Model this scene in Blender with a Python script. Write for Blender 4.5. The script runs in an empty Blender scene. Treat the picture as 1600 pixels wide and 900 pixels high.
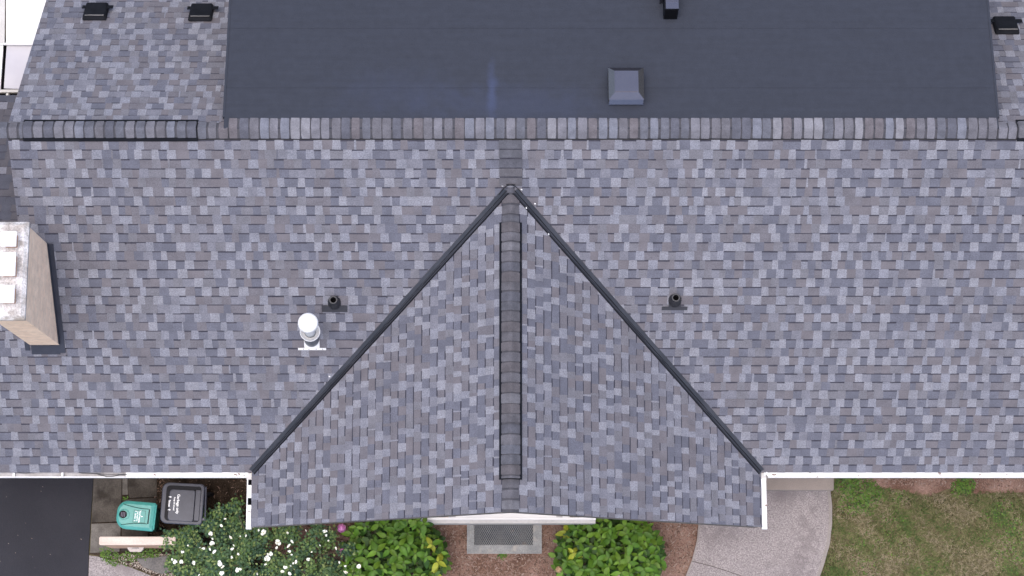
import bpy, bmesh, math, random
from math import sin, cos, tan, radians, pi, sqrt
from mathutils import Vector, Matrix
random.seed(11)
S = bpy.context.scene
COL = S.collection

# ------------------------------------------------------------------ camera, light, exposure
F_PX = 3200.0                      # focal length in photo pixels (1600 wide)
TH = radians(10.805)               # tilt of the drone camera from straight down
ZR = 6.145                         # main ridge height
CAM = Vector((0.0, -7.478, ZR + 27.424))
FWD = Vector((0, sin(TH), -cos(TH))); UPV = Vector((0, cos(TH), sin(TH)))
cam_d = bpy.data.cameras.new('camera'); cam = bpy.data.objects.new('camera', cam_d); COL.objects.link(cam)
cam_d.sensor_width = 36.0; cam_d.lens = F_PX / 1600 * 36.0
cam_d.clip_start = 0.5; cam_d.clip_end = 2000
cam.location = CAM; cam.rotation_euler = (TH, 0, 0)
S.camera = cam

SUN_EL, SUN_AZ = radians(83), radians(215)      # azimuth clockwise from north (+Y)
w = bpy.data.worlds.new('World'); S.world = w; w.use_nodes = True
nt = w.node_tree; nt.nodes.clear()
sky = nt.nodes.new('ShaderNodeTexSky'); sky.sky_type = 'NISHITA'; sky.sun_disc = False
sky.sun_elevation = SUN_EL; sky.sun_rotation = SUN_AZ
sky.air_density = 1.0; sky.dust_density = 4.0; sky.ozone_density = 1.0
bg = nt.nodes.new('ShaderNodeBackground'); bg.inputs['Strength'].default_value = 0.15
out = nt.nodes.new('ShaderNodeOutputWorld')
nt.links.new(sky.outputs[0], bg.inputs[0]); nt.links.new(bg.outputs[0], out.inputs[0])
sl = bpy.data.lights.new('sun', 'SUN'); sl.energy = 0.7; sl.angle = radians(50); sl.color = (1.0, 0.95, 0.88)
sun = bpy.data.objects.new('sun', sl); COL.objects.link(sun)
sd = Vector((sin(SUN_AZ) * cos(SUN_EL), cos(SUN_AZ) * cos(SUN_EL), sin(SUN_EL)))
sun.rotation_euler = sd.to_track_quat('Z', 'Y').to_euler(); sun.location = (0, 0, 60)
S.view_settings.view_transform = 'Standard'; S.view_settings.look = 'None'
S.view_settings.exposure = 1.1; S.view_settings.gamma = 1.0

# ------------------------------------------------------------------ survey helpers (photo pixel -> metres on a real surface)
def ray(px, py):
    return FWD + Vector((1, 0, 0)) * ((px - 800) / F_PX) + UPV * ((450 - py) / F_PX)
def at(px, py, z=0.0):
    d = ray(px, py); return CAM + d * ((z - CAM.z) / d.z)
def to_px(p):
    d = p - CAM; k = d.dot(FWD)
    return (800 + F_PX * d.x / k, 450 - F_PX * d.dot(UPV) / k)

# ------------------------------------------------------------------ materials
def srgb(r, g, b):
    f = lambda c: (c / 255 / 12.92) if c / 255 <= 0.04045 else ((c / 255 + 0.055) / 1.055) ** 2.4
    return (f(r), f(g), f(b))
def mat(name, c1, c2=None, scale=8.0, rough=0.8, metal=0.0, detail=4.0, fine=None, bump=0.0, bscale=80.0, stretch=None, contrast=0.5,
        spec=0.5, rand=0.0, stain=None, alb=0.73):
    """procedural: two tones by noise, optional fine grain, bump, stain patches, per-object variation"""
    c1 = tuple(x * alb for x in c1); c2 = tuple(x * alb for x in c2) if c2 else None
    if stain: stain = (stain[0], stain[1], tuple(x * alb for x in stain[2]))
    m = bpy.data.materials.new(name); m.use_nodes = True
    t = m.node_tree; N = t.nodes; L = t.links
    b = N['Principled BSDF']; b.inputs['Roughness'].default_value = rough; b.inputs['Metallic'].default_value = metal
    b.inputs['Specular IOR Level'].default_value = spec
    geo = N.new('ShaderNodeNewGeometry'); vec = geo.outputs['Position']
    if stretch:
        mp = N.new('ShaderNodeMapping'); mp.inputs['Scale'].default_value = stretch; L.new(vec, mp.inputs[0]); vec = mp.outputs[0]
    c2 = c2 or c1
    nz = N.new('ShaderNodeTexNoise'); nz.inputs['Scale'].default_value = scale; nz.inputs['Detail'].default_value = detail
    L.new(vec, nz.inputs['Vector'])
    rp = N.new('ShaderNodeValToRGB'); rp.color_ramp.elements[0].position = 0.5 - contrast / 2 * 0.5; rp.color_ramp.elements[1].position = 0.5 + contrast / 2 * 0.5
    rp.color_ramp.elements[0].color = (*c1, 1); rp.color_ramp.elements[1].color = (*c2, 1)
    L.new(nz.outputs[0], rp.inputs[0]); col = rp.outputs[0]
    def mul(col, fac_out, lo, hi):
        mr = N.new('ShaderNodeMapRange'); mr.inputs['From Min'].default_value = 0.3; mr.inputs['From Max'].default_value = 0.7
        mr.inputs['To Min'].default_value = lo; mr.inputs['To Max'].default_value = hi; L.new(fac_out, mr.inputs['Value'])
        hs = N.new('ShaderNodeHueSaturation'); L.new(mr.outputs[0], hs.inputs['Value']); L.new(col, hs.inputs['Color']); return hs.outputs[0]
    if fine:
        n2 = N.new('ShaderNodeTexNoise'); n2.inputs['Scale'].default_value = fine[0]; n2.inputs['Detail'].default_value = 3
        L.new(geo.outputs['Position'], n2.inputs['Vector']); col = mul(col, n2.outputs[0], 1 - fine[1], 1 + fine[1])
    if stain:
        sc, thr, colr = stain
        n3 = N.new('ShaderNodeTexNoise'); n3.inputs['Scale'].default_value = sc; n3.inputs['Detail'].default_value = 5
        L.new(geo.outputs['Position'], n3.inputs['Vector'])
        r3 = N.new('ShaderNodeValToRGB'); r3.color_ramp.elements[0].position = thr; r3.color_ramp.elements[1].position = thr + 0.12
        L.new(n3.outputs[0], r3.inputs[0])
        mx = N.new('ShaderNodeMix'); mx.data_type = 'RGBA'; L.new(r3.outputs[0], mx.inputs[0]); L.new(col, mx.inputs[6]); mx.inputs[7].default_value = (*colr, 1)
        col = mx.outputs[2]
    if rand:
        oi = N.new('ShaderNodeObjectInfo'); mr = N.new('ShaderNodeMapRange'); mr.inputs['To Min'].default_value = 1 - rand; mr.inputs['To Max'].default_value = 1 + rand
        L.new(oi.outputs['Random'], mr.inputs['Value']); hs = N.new('ShaderNodeHueSaturation'); L.new(mr.outputs[0], hs.inputs['Value']); L.new(col, hs.inputs['Color']); col = hs.outputs[0]
    L.new(col, b.inputs['Base Color'])
    if bump:
        n4 = N.new('ShaderNodeTexNoise'); n4.inputs['Scale'].default_value = bscale; n4.inputs['Detail'].default_value = 4
        L.new(geo.outputs['Position'], n4.inputs['Vector'])
        bp = N.new('ShaderNodeBump'); bp.inputs['Strength'].default_value = bump; bp.inputs['Distance'].default_value = 0.02
        L.new(n4.outputs[0], bp.inputs['Height']); L.new(bp.outputs[0], b.inputs['Normal'])
    return m
def sc3(c, k): return tuple(x * k for x in c)

# shingle palette (albedo)
PAL = [((0.2690, 0.2666, 0.3026), 0.26), ((0.2428, 0.2438, 0.2846), 0.26), ((0.2055, 0.2028, 0.2376), 0.20),
       ((0.1720, 0.1613, 0.1817), 0.16), ((0.1803, 0.1654, 0.1826), 0.10), ((0.1552, 0.1562, 0.1925), 0.18), ((0.1458, 0.1471, 0.1817), 0.12), ((0.1906, 0.1845, 0.2087), 0.18), ((0.104, 0.099, 0.114), 0.12), ((0.088, 0.090, 0.114), 0.10)]  # last two tones have the wing's shade painted in
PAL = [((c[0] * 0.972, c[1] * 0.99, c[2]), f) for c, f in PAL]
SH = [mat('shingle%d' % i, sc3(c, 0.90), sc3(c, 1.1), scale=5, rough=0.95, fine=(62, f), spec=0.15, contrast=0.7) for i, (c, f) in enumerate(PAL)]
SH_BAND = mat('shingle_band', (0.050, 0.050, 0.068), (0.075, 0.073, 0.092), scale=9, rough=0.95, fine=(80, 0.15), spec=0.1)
SH_EDGE = mat('shingle_edge', (0.03, 0.03, 0.036), rough=0.9, spec=0.1)
SHM = SH + [SH_BAND, SH_EDGE]; BAND, EDGE = len(SH), len(SH) + 1
M = {}
M['felt'] = mat('felt', (0.04, 0.04, 0.045), rough=0.95)
M['membrane'] = mat('membrane', (0.037, 0.042, 0.058), (0.039, 0.0445, 0.062), scale=7, rough=0.85, fine=(9, 0.06), spec=0.25, stretch=(0.16, 2.6, 1), detail=6, bump=0.15, bscale=40)
M['white'] = mat('white_paint', (0.80, 0.80, 0.80), (0.74, 0.74, 0.75), scale=2.2, rough=0.45, stain=(6, 0.68, (0.5, 0.47, 0.43)), alb=.80)
M['white2'] = mat('white_trim', (0.62, 0.60, 0.58), (0.55, 0.53, 0.51), scale=3, rough=0.55, fine=(30, 0.06), stain=(9, 0.66, (0.4, 0.38, 0.36)), alb=.72)
M['gutter_in'] = mat('gutter_inside', (0.55, 0.54, 0.56), (0.42, 0.40, 0.40), scale=5, rough=0.6, fine=(25, 0.12))
M['black_metal'] = mat('black_metal', (0.007, 0.008, 0.012), (0.011, 0.012, 0.017), scale=8, rough=0.65, spec=0.12, fine=(40, 0.1))
M['black_plastic'] = mat('black_plastic', (0.020, 0.021, 0.027), (0.03, 0.03, 0.037), scale=10, rough=0.55)
M['flange'] = mat('flange_plastic', (0.0240, 0.0240, 0.0328), (0.0304, 0.0304, 0.0400), scale=8, rough=0.6)
M['valley'] = mat('valley_metal', (0.0285, 0.0298, 0.0384), (0.0459, 0.0477, 0.0595), scale=2.2, rough=0.38, fine=(35, 0.12), bump=0.2, bscale=6)
M['valley_dark'] = mat('valley_hem', (0.008, 0.008, 0.012), rough=0.5, spec=0.3)
M['grey_metal'] = mat('grey_metal', (0.1323, 0.1300, 0.1550), (0.1436, 0.1414, 0.1663), scale=3, rough=0.16, metal=0.88, alb=1.0)
M['dark_navy'] = mat('navy_flashing', (0.022, 0.025, 0.042), (0.03, 0.033, 0.052), scale=6, rough=0.5)
M['hole'] = mat('dark_inside', (0.004, 0.004, 0.006), rough=0.9, spec=0.1)
M['concrete_cap'] = mat('cap_concrete', (0.60, 0.58, 0.58), (0.34, 0.31, 0.29), scale=5.5, rough=0.9, detail=8, fine=(45, 0.3), bump=0.4, bscale=30, stain=(4.5, 0.60, (0.26, 0.23, 0.20)), alb=1.0)
M['asphalt'] = mat('asphalt', (0.019, 0.019, 0.027), (0.025, 0.025, 0.034), scale=1.2, rough=0.9, fine=(120, 0.2), bump=0.3, bscale=120, stain=(0.9, 0.60, (0.031, 0.031, 0.038)))
M['pad'] = mat('old_concrete', (0.0680, 0.0571, 0.0483), (0.1122, 0.0986, 0.0850), scale=2.5, rough=0.95, fine=(40, 0.2), bump=0.4, bscale=60, stain=(3, 0.53, (0.0381, 0.0306, 0.0245)))
M['pad_light'] = mat('light_joint_concrete', (0.1920, 0.1760, 0.1600), (0.1280, 0.1160, 0.1040), scale=6, rough=0.95, fine=(50, 0.2))
M['walk'] = mat('aggregate', (0.30, 0.268, 0.270), (0.345, 0.310, 0.310), scale=1.6, rough=0.95, fine=(48, 0.42), bump=0.3, bscale=90, stain=(0.85, 0.56, (0.225, 0.195, 0.200)))
M['walk_edge'] = mat('walk_border', (0.345, 0.31, 0.295), (0.29, 0.26, 0.245), scale=3, rough=0.95, fine=(60, 0.15))
M['step'] = mat('step_concrete', (0.3024, 0.2632, 0.2374), (0.3472, 0.3024, 0.2744), scale=3, rough=0.95, fine=(80, 0.12))
M['soil'] = mat('soil', (0.1798, 0.1054, 0.0788), (0.3359, 0.2201, 0.1812), scale=2.2, rough=1.0, detail=8, fine=(45, 0.35), bump=0.8, bscale=50, stain=(3.5, 0.60, (0.0938, 0.0512, 0.0378)), spec=0.1)
M['dark_soil'] = mat('dark_soil', (0.035, 0.026, 0.020), (0.070, 0.052, 0.040), scale=5, rough=1.0, detail=8, fine=(45, 0.35), bump=0.8, bscale=50, spec=0.1)
M['ground'] = mat('ground_turf', (0.1040, 0.0976, 0.0452), (0.1853, 0.1555, 0.0976), scale=2.0, rough=1.0, detail=8, fine=(30, 0.3), bump=0.6, bscale=40, spec=0.1, stain=(1.8, 0.56, (0.0597, 0.0759, 0.0307)))
M['green_plastic'] = mat('green_plastic', (0.055, 0.310, 0.280), (0.070, 0.345, 0.310), scale=4, rough=0.4, fine=(30, 0.08))
M['green_dark'] = mat('green_plastic_groove', (0.006, 0.09, 0.075), rough=0.5)
M['bin_black'] = mat('bin_black', (0.0408, 0.0450, 0.0680), (0.0527, 0.0570, 0.0824), scale=5, rough=0.5, fine=(30, 0.12))
M['bin_dark'] = mat('bin_dark', (0.007, 0.007, 0.011), rough=0.6, spec=0.2)
M['print'] = mat('white_print', (0.8, 0.8, 0.8), rough=0.6, alb=1.0)
M['limestone'] = mat('limestone', (0.56, 0.46, 0.40), (0.64, 0.545, 0.48), scale=2.5, rough=0.9, fine=(40, 0.08), stretch=(0.5, 3, 1), alb=.9)
M['salmon'] = mat('salmon_brick', (0.52, 0.32, 0.225), (0.60, 0.39, 0.28), scale=6, rough=0.9, fine=(40, 0.15), alb=1.0)
M['stone_grey'] = mat('grey_stone', (0.13, 0.125, 0.125), (0.19, 0.18, 0.175), scale=4, rough=0.95, fine=(40, 0.2), bump=0.3)
M['block_white'] = mat('white_block', (0.50, 0.46, 0.44), (0.42, 0.38, 0.36), scale=6, rough=0.8, fine=(40, 0.1), alb=1.0)
M['galv'] = mat('galvanised', (0.2960, 0.3108, 0.3256), (0.2220, 0.2368, 0.2590), scale=6, rough=0.5, metal=0.35, fine=(45, 0.2), stain=(5, 0.62, (0.3848, 0.3700, 0.3552)))
M['well_in'] = mat('well_inside', (0.050, 0.055, 0.082), (0.075, 0.080, 0.110), scale=4, rough=0.9, fine=(30, 0.25), stain=(3.5, 0.60, (0.16, 0.085, 0.055)))
M['stem'] = mat('stem', (0.07, 0.055, 0.03), (0.10, 0.08, 0.04), scale=10)
M['petal_white'] = mat('petal_white', (0.80, 0.80, 0.74), (0.72, 0.74, 0.66), scale=20, rough=0.7, alb=1.0)
M['petal_core'] = mat('petal_core', (0.60, 0.50, 0.20), rough=0.7)
M['petal_pink'] = mat('petal_pink', (0.55, 0.16, 0.42), (0.70, 0.30, 0.58), scale=25, rough=0.8)
M['petal_dry'] = mat('petal_dry', (0.42, 0.27, 0.16), (0.5, 0.36, 0.2), scale=25, rough=0.9)
def leafmat(name, c, rand=0.22, rough=0.5):
    m = mat(name, sc3(c, 0.88), sc3(c, 1.12), scale=14, rough=rough, rand=rand, spec=0.2); return m
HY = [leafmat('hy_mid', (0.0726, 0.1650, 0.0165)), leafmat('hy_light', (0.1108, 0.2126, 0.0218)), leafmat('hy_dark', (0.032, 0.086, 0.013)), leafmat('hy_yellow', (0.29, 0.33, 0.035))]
RO = [leafmat('rose_a', (0.0610, 0.1220, 0.0488), 0.0), leafmat('rose_b', (0.1122, 0.1891, 0.0537), 0.0), leafmat('rose_c', (0.0317, 0.0756, 0.0390), 0.0), leafmat('rose_d', (0.190, 0.250, 0.085), 0.0)]
GR = [leafmat('grass_a', (0.1129, 0.1338, 0.0460), 0.0, 0.8), leafmat('grass_b', (0.1881, 0.1672, 0.0878), 0.0, 0.8), leafmat('grass_c', (0.0753, 0.1212, 0.0334), 0.0, 0.8), leafmat('grass_d', (0.2843, 0.2383, 0.1589), 0.0, 0.9)]
WD = [leafmat('weed_a', (0.080, 0.170, 0.022), 0.0), leafmat('weed_b', (0.120, 0.205, 0.034), 0.0), leafmat('weed_c', (0.050, 0.090, 0.024), 0.0)]
CH = [mat('chip_a', (0.2760, 0.1898, 0.1552)), mat('chip_b', (0.2400, 0.1440, 0.1056)), mat('chip_c', (0.36, 0.275, 0.235)), mat('chip_d', (0.1140, 0.0646, 0.0456))]
PB = [mat('pebble_a', (0.50, 0.44, 0.38)), mat('pebble_b', (0.34, 0.28, 0.24)), mat('pebble_c', (0.62, 0.57, 0.52)), mat('pebble_d', (0.22, 0.17, 0.14))]

# chimney brick: real courses too fine to pick apart from the air
def brickmat():
    m = bpy.data.materials.new('tan_brick'); m.use_nodes = True; t = m.node_tree; N = t.nodes; L = t.links; b = N['Principled BSDF']
    geo = N.new('ShaderNodeNewGeometry'); sp = N.new('ShaderNodeSeparateXYZ'); L.new(geo.outputs['Position'], sp.inputs[0])
    ad = N.new('ShaderNodeMath'); ad.operation = 'ADD'; L.new(sp.outputs[0], ad.inputs[0]); L.new(sp.outputs[1], ad.inputs[1])
    cb = N.new('ShaderNodeCombineXYZ'); L.new(ad.outputs[0], cb.inputs[0]); L.new(sp.outputs[2], cb.inputs[1])
    br = N.new('ShaderNodeTexBrick'); L.new(cb.outputs[0], br.inputs['Vector']); br.inputs['Scale'].default_value = 1.0
    br.inputs['Brick Width'].default_value = 0.20; br.inputs['Row Height'].default_value = 0.07; br.inputs['Mortar Size'].default_value = 0.006
    br.inputs['Color1'].default_value = (0.90, 0.65, 0.47, 1); br.inputs['Color2'].default_value = (0.93, 0.70, 0.52, 1); br.inputs['Mortar'].default_value = (0.84, 0.63, 0.48, 1)
    nz = N.new('ShaderNodeTexNoise'); nz.inputs['Scale'].default_value = 9; nz.inputs['Detail'].default_value = 5; L.new(geo.outputs['Position'], nz.inputs['Vector'])
    mr = N.new('ShaderNodeMapRange'); mr.inputs['From Min'].default_value = .3; mr.inputs['From Max'].default_value = .7; mr.inputs['To Min'].default_value = .88; mr.inputs['To Max'].default_value = 1.1; L.new(nz.outputs[0], mr.inputs[0])
    hs = N.new('ShaderNodeHueSaturation'); L.new(mr.outputs[0], hs.inputs['Value']); L.new(br.outputs[0], hs.inputs['Color']); L.new(hs.outputs[0], b.inputs['Base Color']); b.inputs['Roughness'].default_value = .9
    return m
M['brick'] = brickmat()

# membrane: add blue chalk streaks (stains) near the middle
def chalk(m, blobs, nz_k=1.2, nz_s=5):
    t = m.node_tree; N = t.nodes; L = t.links; b = N['Principled BSDF']; col = b.inputs['Base Color'].links[0].from_socket
    geo = N.new('ShaderNodeNewGeometry')
    def blob(cx, cy, sx, sy, amt, col, colr):
        mp = N.new('ShaderNodeMapping'); mp.vector_type = 'POINT'; mp.inputs['Location'].default_value = (-cx / sx, -cy / sy, 0); mp.inputs['Scale'].default_value = (1 / sx, 1 / sy, 0)
        L.new(geo.outputs['Position'], mp.inputs[0])
        ln = N.new('ShaderNodeVectorMath'); ln.operation = 'LENGTH'; L.new(mp.outputs[0], ln.inputs[0])
        nz = N.new('ShaderNodeTexNoise'); nz.inputs['Scale'].default_value = nz_s; nz.inputs['Detail'].default_value = 8; L.new(geo.outputs['Position'], nz.inputs['Vector'])
        sb = N.new('ShaderNodeMath'); sb.operation = 'MULTIPLY_ADD'; L.new(nz.outputs[0], sb.inputs[0]); sb.inputs[1].default_value = nz_k; sb.inputs[2].default_value = -nz_k / 2
        a2 = N.new('ShaderNodeMath'); a2.operation = 'ADD'; L.new(ln.outputs['Value'], a2.inputs[0]); L.new(sb.outputs[0], a2.inputs[1])
        mr = N.new('ShaderNodeMapRange'); mr.interpolation_type = 'SMOOTHSTEP'; mr.inputs['From Min'].default_value = 0; mr.inputs['From Max'].default_value = 1; mr.inputs['To Min'].default_value = amt; mr.inputs['To Max'].default_value = 0
        L.new(a2.outputs[0], mr.inputs[0])
        mx = N.new('ShaderNodeMix'); mx.data_type = 'RGBA'; L.new(mr.outputs[0], mx.inputs[0]); L.new(col, mx.inputs[6]); mx.inputs[7].default_value = (*colr, 1); return mx.outputs[2]
    for cx, cy, sx, sy, amt, colr in blobs: col = blob(cx, cy, sx, sy, amt, col, colr)
    L.new(col, b.inputs['Base Color'])
blue = (0.040, 0.050, 0.092)
chalk(M['membrane'], [(-0.28, 0.55, 0.10, 0.60, 0.9, blue), (0.1, 0.35, 2.2, 0.45, 0.26, blue), (-1.6, 0.5, 1.4, 0.6, 0.18, blue)])
dk = (0.122, 0.104, 0.108)
p1, p2, p3, p4 = at(1258, 850), at(1122, 835), at(1235, 885), at(1240, 775)
chalk(M['walk'], [(p1.x, p1.y,   .28, .75, .50, dk), (p2.x, p2.y, .38, .40, .45, dk), (p3.x, p3.y, .5, .35, .30, dk), (p4.x, p4.y, .9, .25, .25, dk)], 3.2, 9)

# ------------------------------------------------------------------ object helpers
def link(o, parent=None):
    COL.objects.link(o)
    if parent is not None: o.parent = parent
    return o
def tag(o, label=None, cat=None, group=None, kind=None):
    if label: o['label'] = label
    if cat: o['category'] = cat
    if group: o['group'] = group
    if kind: o['kind'] = kind
    return o
def thing(name, loc, label, cat, group=None):
    o = bpy.data.objects.new(name, None); o.location = loc; o.empty_display_size = 0.2; link(o); return tag(o, label, cat, group)
def mesh_obj(name, V, Fc, mats, mi=None, parent=None, smooth=False, world=None):
    """vertices in WORLD metres; parents are unrotated empties/meshes, so local = world - parent world location"""
    me = bpy.data.meshes.new(name)
    if world is None:
        org = Vector((0, 0, 0)); p = parent
        if V:
            n = len(V); org = Vector((sum(v[0] for v in V) / n, sum(v[1] for v in V) / n, sum(v[2] for v in V) / n))
    else: org = Vector(world)
    me.from_pydata([(v[0] - org.x, v[1] - org.y, v[2] - org.z) for v in V], [], Fc)
    for m in (mats if isinstance(mats, (list, tuple)) else [mats]): me.materials.append(m)
    if mi: me.polygons.foreach_set('material_index', mi)
    if smooth: me.polygons.foreach_set('use_smooth', [True] * len(me.polygons))
    me.update()
    o = bpy.data.objects.new(name, me); link(o, parent)
    o.location = org - wloc(parent)
    return o
def wloc(p):
    v = Vector((0, 0, 0))
    while p is not None: v = v + p.location; p = p.parent
    return v
class MB:
    def __init__(s): s.V = []; s.F = []; s.M = []
    def add(s, V, Fc, m=0):
        o = len(s.V); s.V += [tuple(v) for v in V]; s.F += [tuple(i + o for i in f) for f in Fc]; s.M += [m] * len(Fc); return s
    def box(s, x0, y0, z0, x1, y1, z1, m=0):
        V = [(x, y, z) for z in (z0, z1) for x, y in ((x0, y0), (x1, y0), (x1, y1), (x0, y1))]
        return s.add(V, [(0, 3, 2, 1), (4, 5, 6, 7), (0, 1, 5, 4), (1, 2, 6, 5), (2, 3, 7, 6), (3, 0, 4, 7)], m)
    def prism(s, top, bottom, m=0):
        """two matching rings of points -> closed solid"""
        n = len(top); V = list(bottom) + list(top)
        F_ = [tuple(reversed(range(n))), tuple(range(n, 2 * n))] + [(i, (i + 1) % n, n + (i + 1) % n, n + i) for i in range(n)]
        return s.add(V, F_, m)
    def obox(s, o, ex, ey, ez, m=0):
        """box from corner o along three edge vectors"""
        o, ex, ey, ez = Vector(o), Vector(ex), Vector(ey), Vector(ez)
        return s.prism([o + ez, o + ex + ez, o + ex + ey + ez, o + ey + ez], [o, o + ex, o + ex + ey, o + ey], m)
    def tube(s, pts, r, n=6, m=0):
        pts = [Vector(p) for p in pts]; V = []; Fc = []
        for i, p in enumerate(pts):
            d = (pts[min(i + 1, len(pts) - 1)] - pts[max(i - 1, 0)]).normalized()
            a = d.orthogonal().normalized(); b = d.cross(a); rr = r[i] if isinstance(r, (list, tuple)) else r
            V += [p + (a * cos(2 * pi * k / n) + b * sin(2 * pi * k / n)) * rr for k in range(n)]
        for i in range(len(pts) - 1):
            Fc += [(i * n + k, i * n + (k + 1) % n, (i + 1) * n + (k + 1) % n, (i + 1) * n + k) for k in range(n)]
        Fc += [tuple(reversed(range(n))), tuple(range((len(pts) - 1) * n, len(pts) * n))]
        return s.add(V, Fc, m)
    def lathe(s, prof, o, axis=Vector((0, 0, 1)), n=24, m=0, cap=True):
        """profile (r, h) about axis through o"""
        o = Vector(o); axis = axis.normalized(); a = axis.orthogonal().normalized(); b = axis.cross(a); V = []; Fc = []
        for r, h in prof: V += [o + axis * h + (a * cos(2 * pi * k / n) + b * sin(2 * pi * k / n)) * r for k in range(n)]
        for i in range(len(prof) - 1): Fc += [(i * n + k, i * n + (k + 1) % n, (i + 1) * n + (k + 1) % n, (i + 1) * n + k) for k in range(n)]
        if cap: Fc += [tuple(reversed(range(n))), tuple(range((len(prof) - 1) * n, len(prof) * n))]
        return s.add(V, Fc, m)
    def build(s, name, mats, parent=None, smooth=False, world=None):
        return mesh_obj(name, s.V, s.F, mats, s.M, parent, smooth, world)
def bevel(o, w=0.01, seg=2):
    bm = bmesh.new(); bm.from_mesh(o.data)
    bmesh.ops.bevel(bm, geom=[e for e in bm.edges if len(e.link_faces) == 2 and e.calc_face_angle(0) > 0.5], offset=w, segments=seg, affect='EDGES', clamp_overlap=True)
    bm.to_mesh(o.data); bm.free(); return o

# ------------------------------------------------------------------ roof geometry
SL = radians(37.958)
E_ = 0.143                                    # exposure of a shingle course
L0 = 0.310
NROW = 37
L_EAVE = L0 + NROW * E_ - 0.143 * 0 + 0.0
XL, XR = -6.993, 10.4
XW = -10.2                                    # far end of the lower wing
class Plane:
    def __init__(s, o, u, v):
        s.o, s.u, s.v = Vector(o), Vector(u).normalized(), Vector(v).normalized(); n = s.u.cross(s.v); s.n = n if n.z > 0 else -n
    def p(s, u, v, h=0.0): return s.o + s.u * u + s.v * v + s.n * h
    def hit(s, px, py, h=0.0):
        d = ray(px, py); o = s.o + s.n * h; t = (o - CAM).dot(s.n) / d.dot(s.n); return CAM + d * t
    def uv(s, P): d = Vector(P) - s.o; return d.dot(s.u), d.dot(s.v)
FRONT = Plane((0, 0, ZR), (1, 0, 0), (0, -cos(SL), -sin(SL)))
REAR = Plane((0, 0, ZR), (1, 0, 0), (0, cos(SL), -sin(SL)))
Z_E = ZR - L_EAVE * sin(SL); Y_E = -L_EAVE * cos(SL)
V_AP = 0.886                                  # where the gable ridge meets the front slope
ZG = ZR - V_AP * sin(SL); Y_AP = -V_AP * cos(SL)
XG = at(798, 500, ZG).x
XGL, XGR = at(393, 785, Z_E).x, at(1190, 785, Z_E).x
Y_RK = at(800, 823.5, Z_E).y                  # gable rake line
AL, AR = math.atan2(ZG - Z_E, XG - XGL), math.atan2(ZG - Z_E, XGR - XG)
GL = Plane((XG, 0, ZG), (0, -1, 0), (-cos(AL), 0, -sin(AL)))
GRT = Plane((XG, 0, ZG), (0, -1, 0), (cos(AR), 0, -sin(AR)))
LGL, LGR = (XG - XGL) / cos(AL), (XGR - XG) / cos(AR)
V_W = 2.25                                    # wing ridge: distance down the front slope
WP = radians(25.5)
WREAR = Plane((0, -V_W * cos(SL), ZR - V_W * sin(SL)), (1, 0, 0), (0, cos(WP), -sin(WP)))
SF = radians(9.4)
DORM = Plane((0, 0, ZR + 0.012), (1, 0, 0), (0, cos(SF), -sin(SF)))
XD0, XD1 = DORM.hit(350, 187).x, DORM.hit(1560, 192).x

house = thing('house', (0, -1, 0), 'house with grey shingle roof, central front gable and dark flat rear dormer roof', 'house')
def slab(name, plane, uvs, m, thick=0.14, h=-0.012, parent=house):
    top = [plane.p(u, v, h) for u, v in uvs]; bot = [p - Vector((0, 0, thick)) for p in top]
    b = MB(); b.prism(top, bot); o = b.build(name, m, parent); return o
roof_front = slab('roof', FRONT, [(XL, 0.0), (XR, 0.0), (XR, L_EAVE - .01), (XW, L_EAVE - .01), (XW, V_W), (XL, V_W)], M['felt'])
roof_rear = slab('roof', REAR, [(XL, 0.003), (XL, 5.2), (XR, 5.2), (XR, 0.003)], M['felt'])
roof_wing = slab('roof', WREAR, [(XW, 0.003), (XW, 3.4), (XL - .003, 3.4), (XL - .003, 0.003)], M['felt'])
uA = -Y_AP; uE = -Y_E; uR = -Y_RK
roof_gl = slab('gable_roof', GL, [(uA, 0), (uE, LGL - .01), (uR - .01, LGL - .01), (uR - .01, 0.002)], M['felt'])
roof_gr = slab('gable_roof', GRT, [(uA, 0), (uR - .01, 0.002), (uR - .01, LGR - .01), (uE, LGR - .01)], M['felt'])
# the low-slope dormer over the rear slope
DL = 4.9
dorm = slab('flat_roof', DORM, [(XD0, 0.0), (XD0, DL), (XD1, DL), (XD1, 0.0)], M['membrane'], thick=0.10, h=0.0)
sb = MB()
for v in (0.62, 1.55, 2.5, 3.45):             # lapped membrane seams
    sb.obox(DORM.p(XD0 + .02, v, 0.001), DORM.u * (XD1 - XD0 - .04), DORM.v * 0.10, DORM.n * 0.003)
sb.build('membrane_lap', M['membrane'], house)
eb = MB(); eb.obox(DORM.p(XD0 - .02, 0.17, -0.06), DORM.u * 0.03, DORM.v * (DL - .17), DORM.n * 0.068); eb.obox(DORM.p(XD1 - .01, 0.17, -0.06), DORM.u * 0.03, DORM.v * (DL - .17), DORM.n * 0.068)
eb.build('drip_edge', M['membrane'], house)
yb = (DORM.p(0, DL - .15).y); zb = DORM.p(0, DL - .15).z - .12
wb = MB()
for x in (XD0 + .12, XD1 - .14): # dormer cheeks
    wb.add([(x, 0.2, ZR - .25), (x, yb, 2.4), (x, yb, zb), (x, 0.2, ZR - .06)], [(0, 1, 2, 3)])
wb.box(XD0 + .125, yb - .1, 2.3, XD1 - .145, yb - .002, zb - .002)
wb.build('dormer_wall', M['white2'], house)
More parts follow.
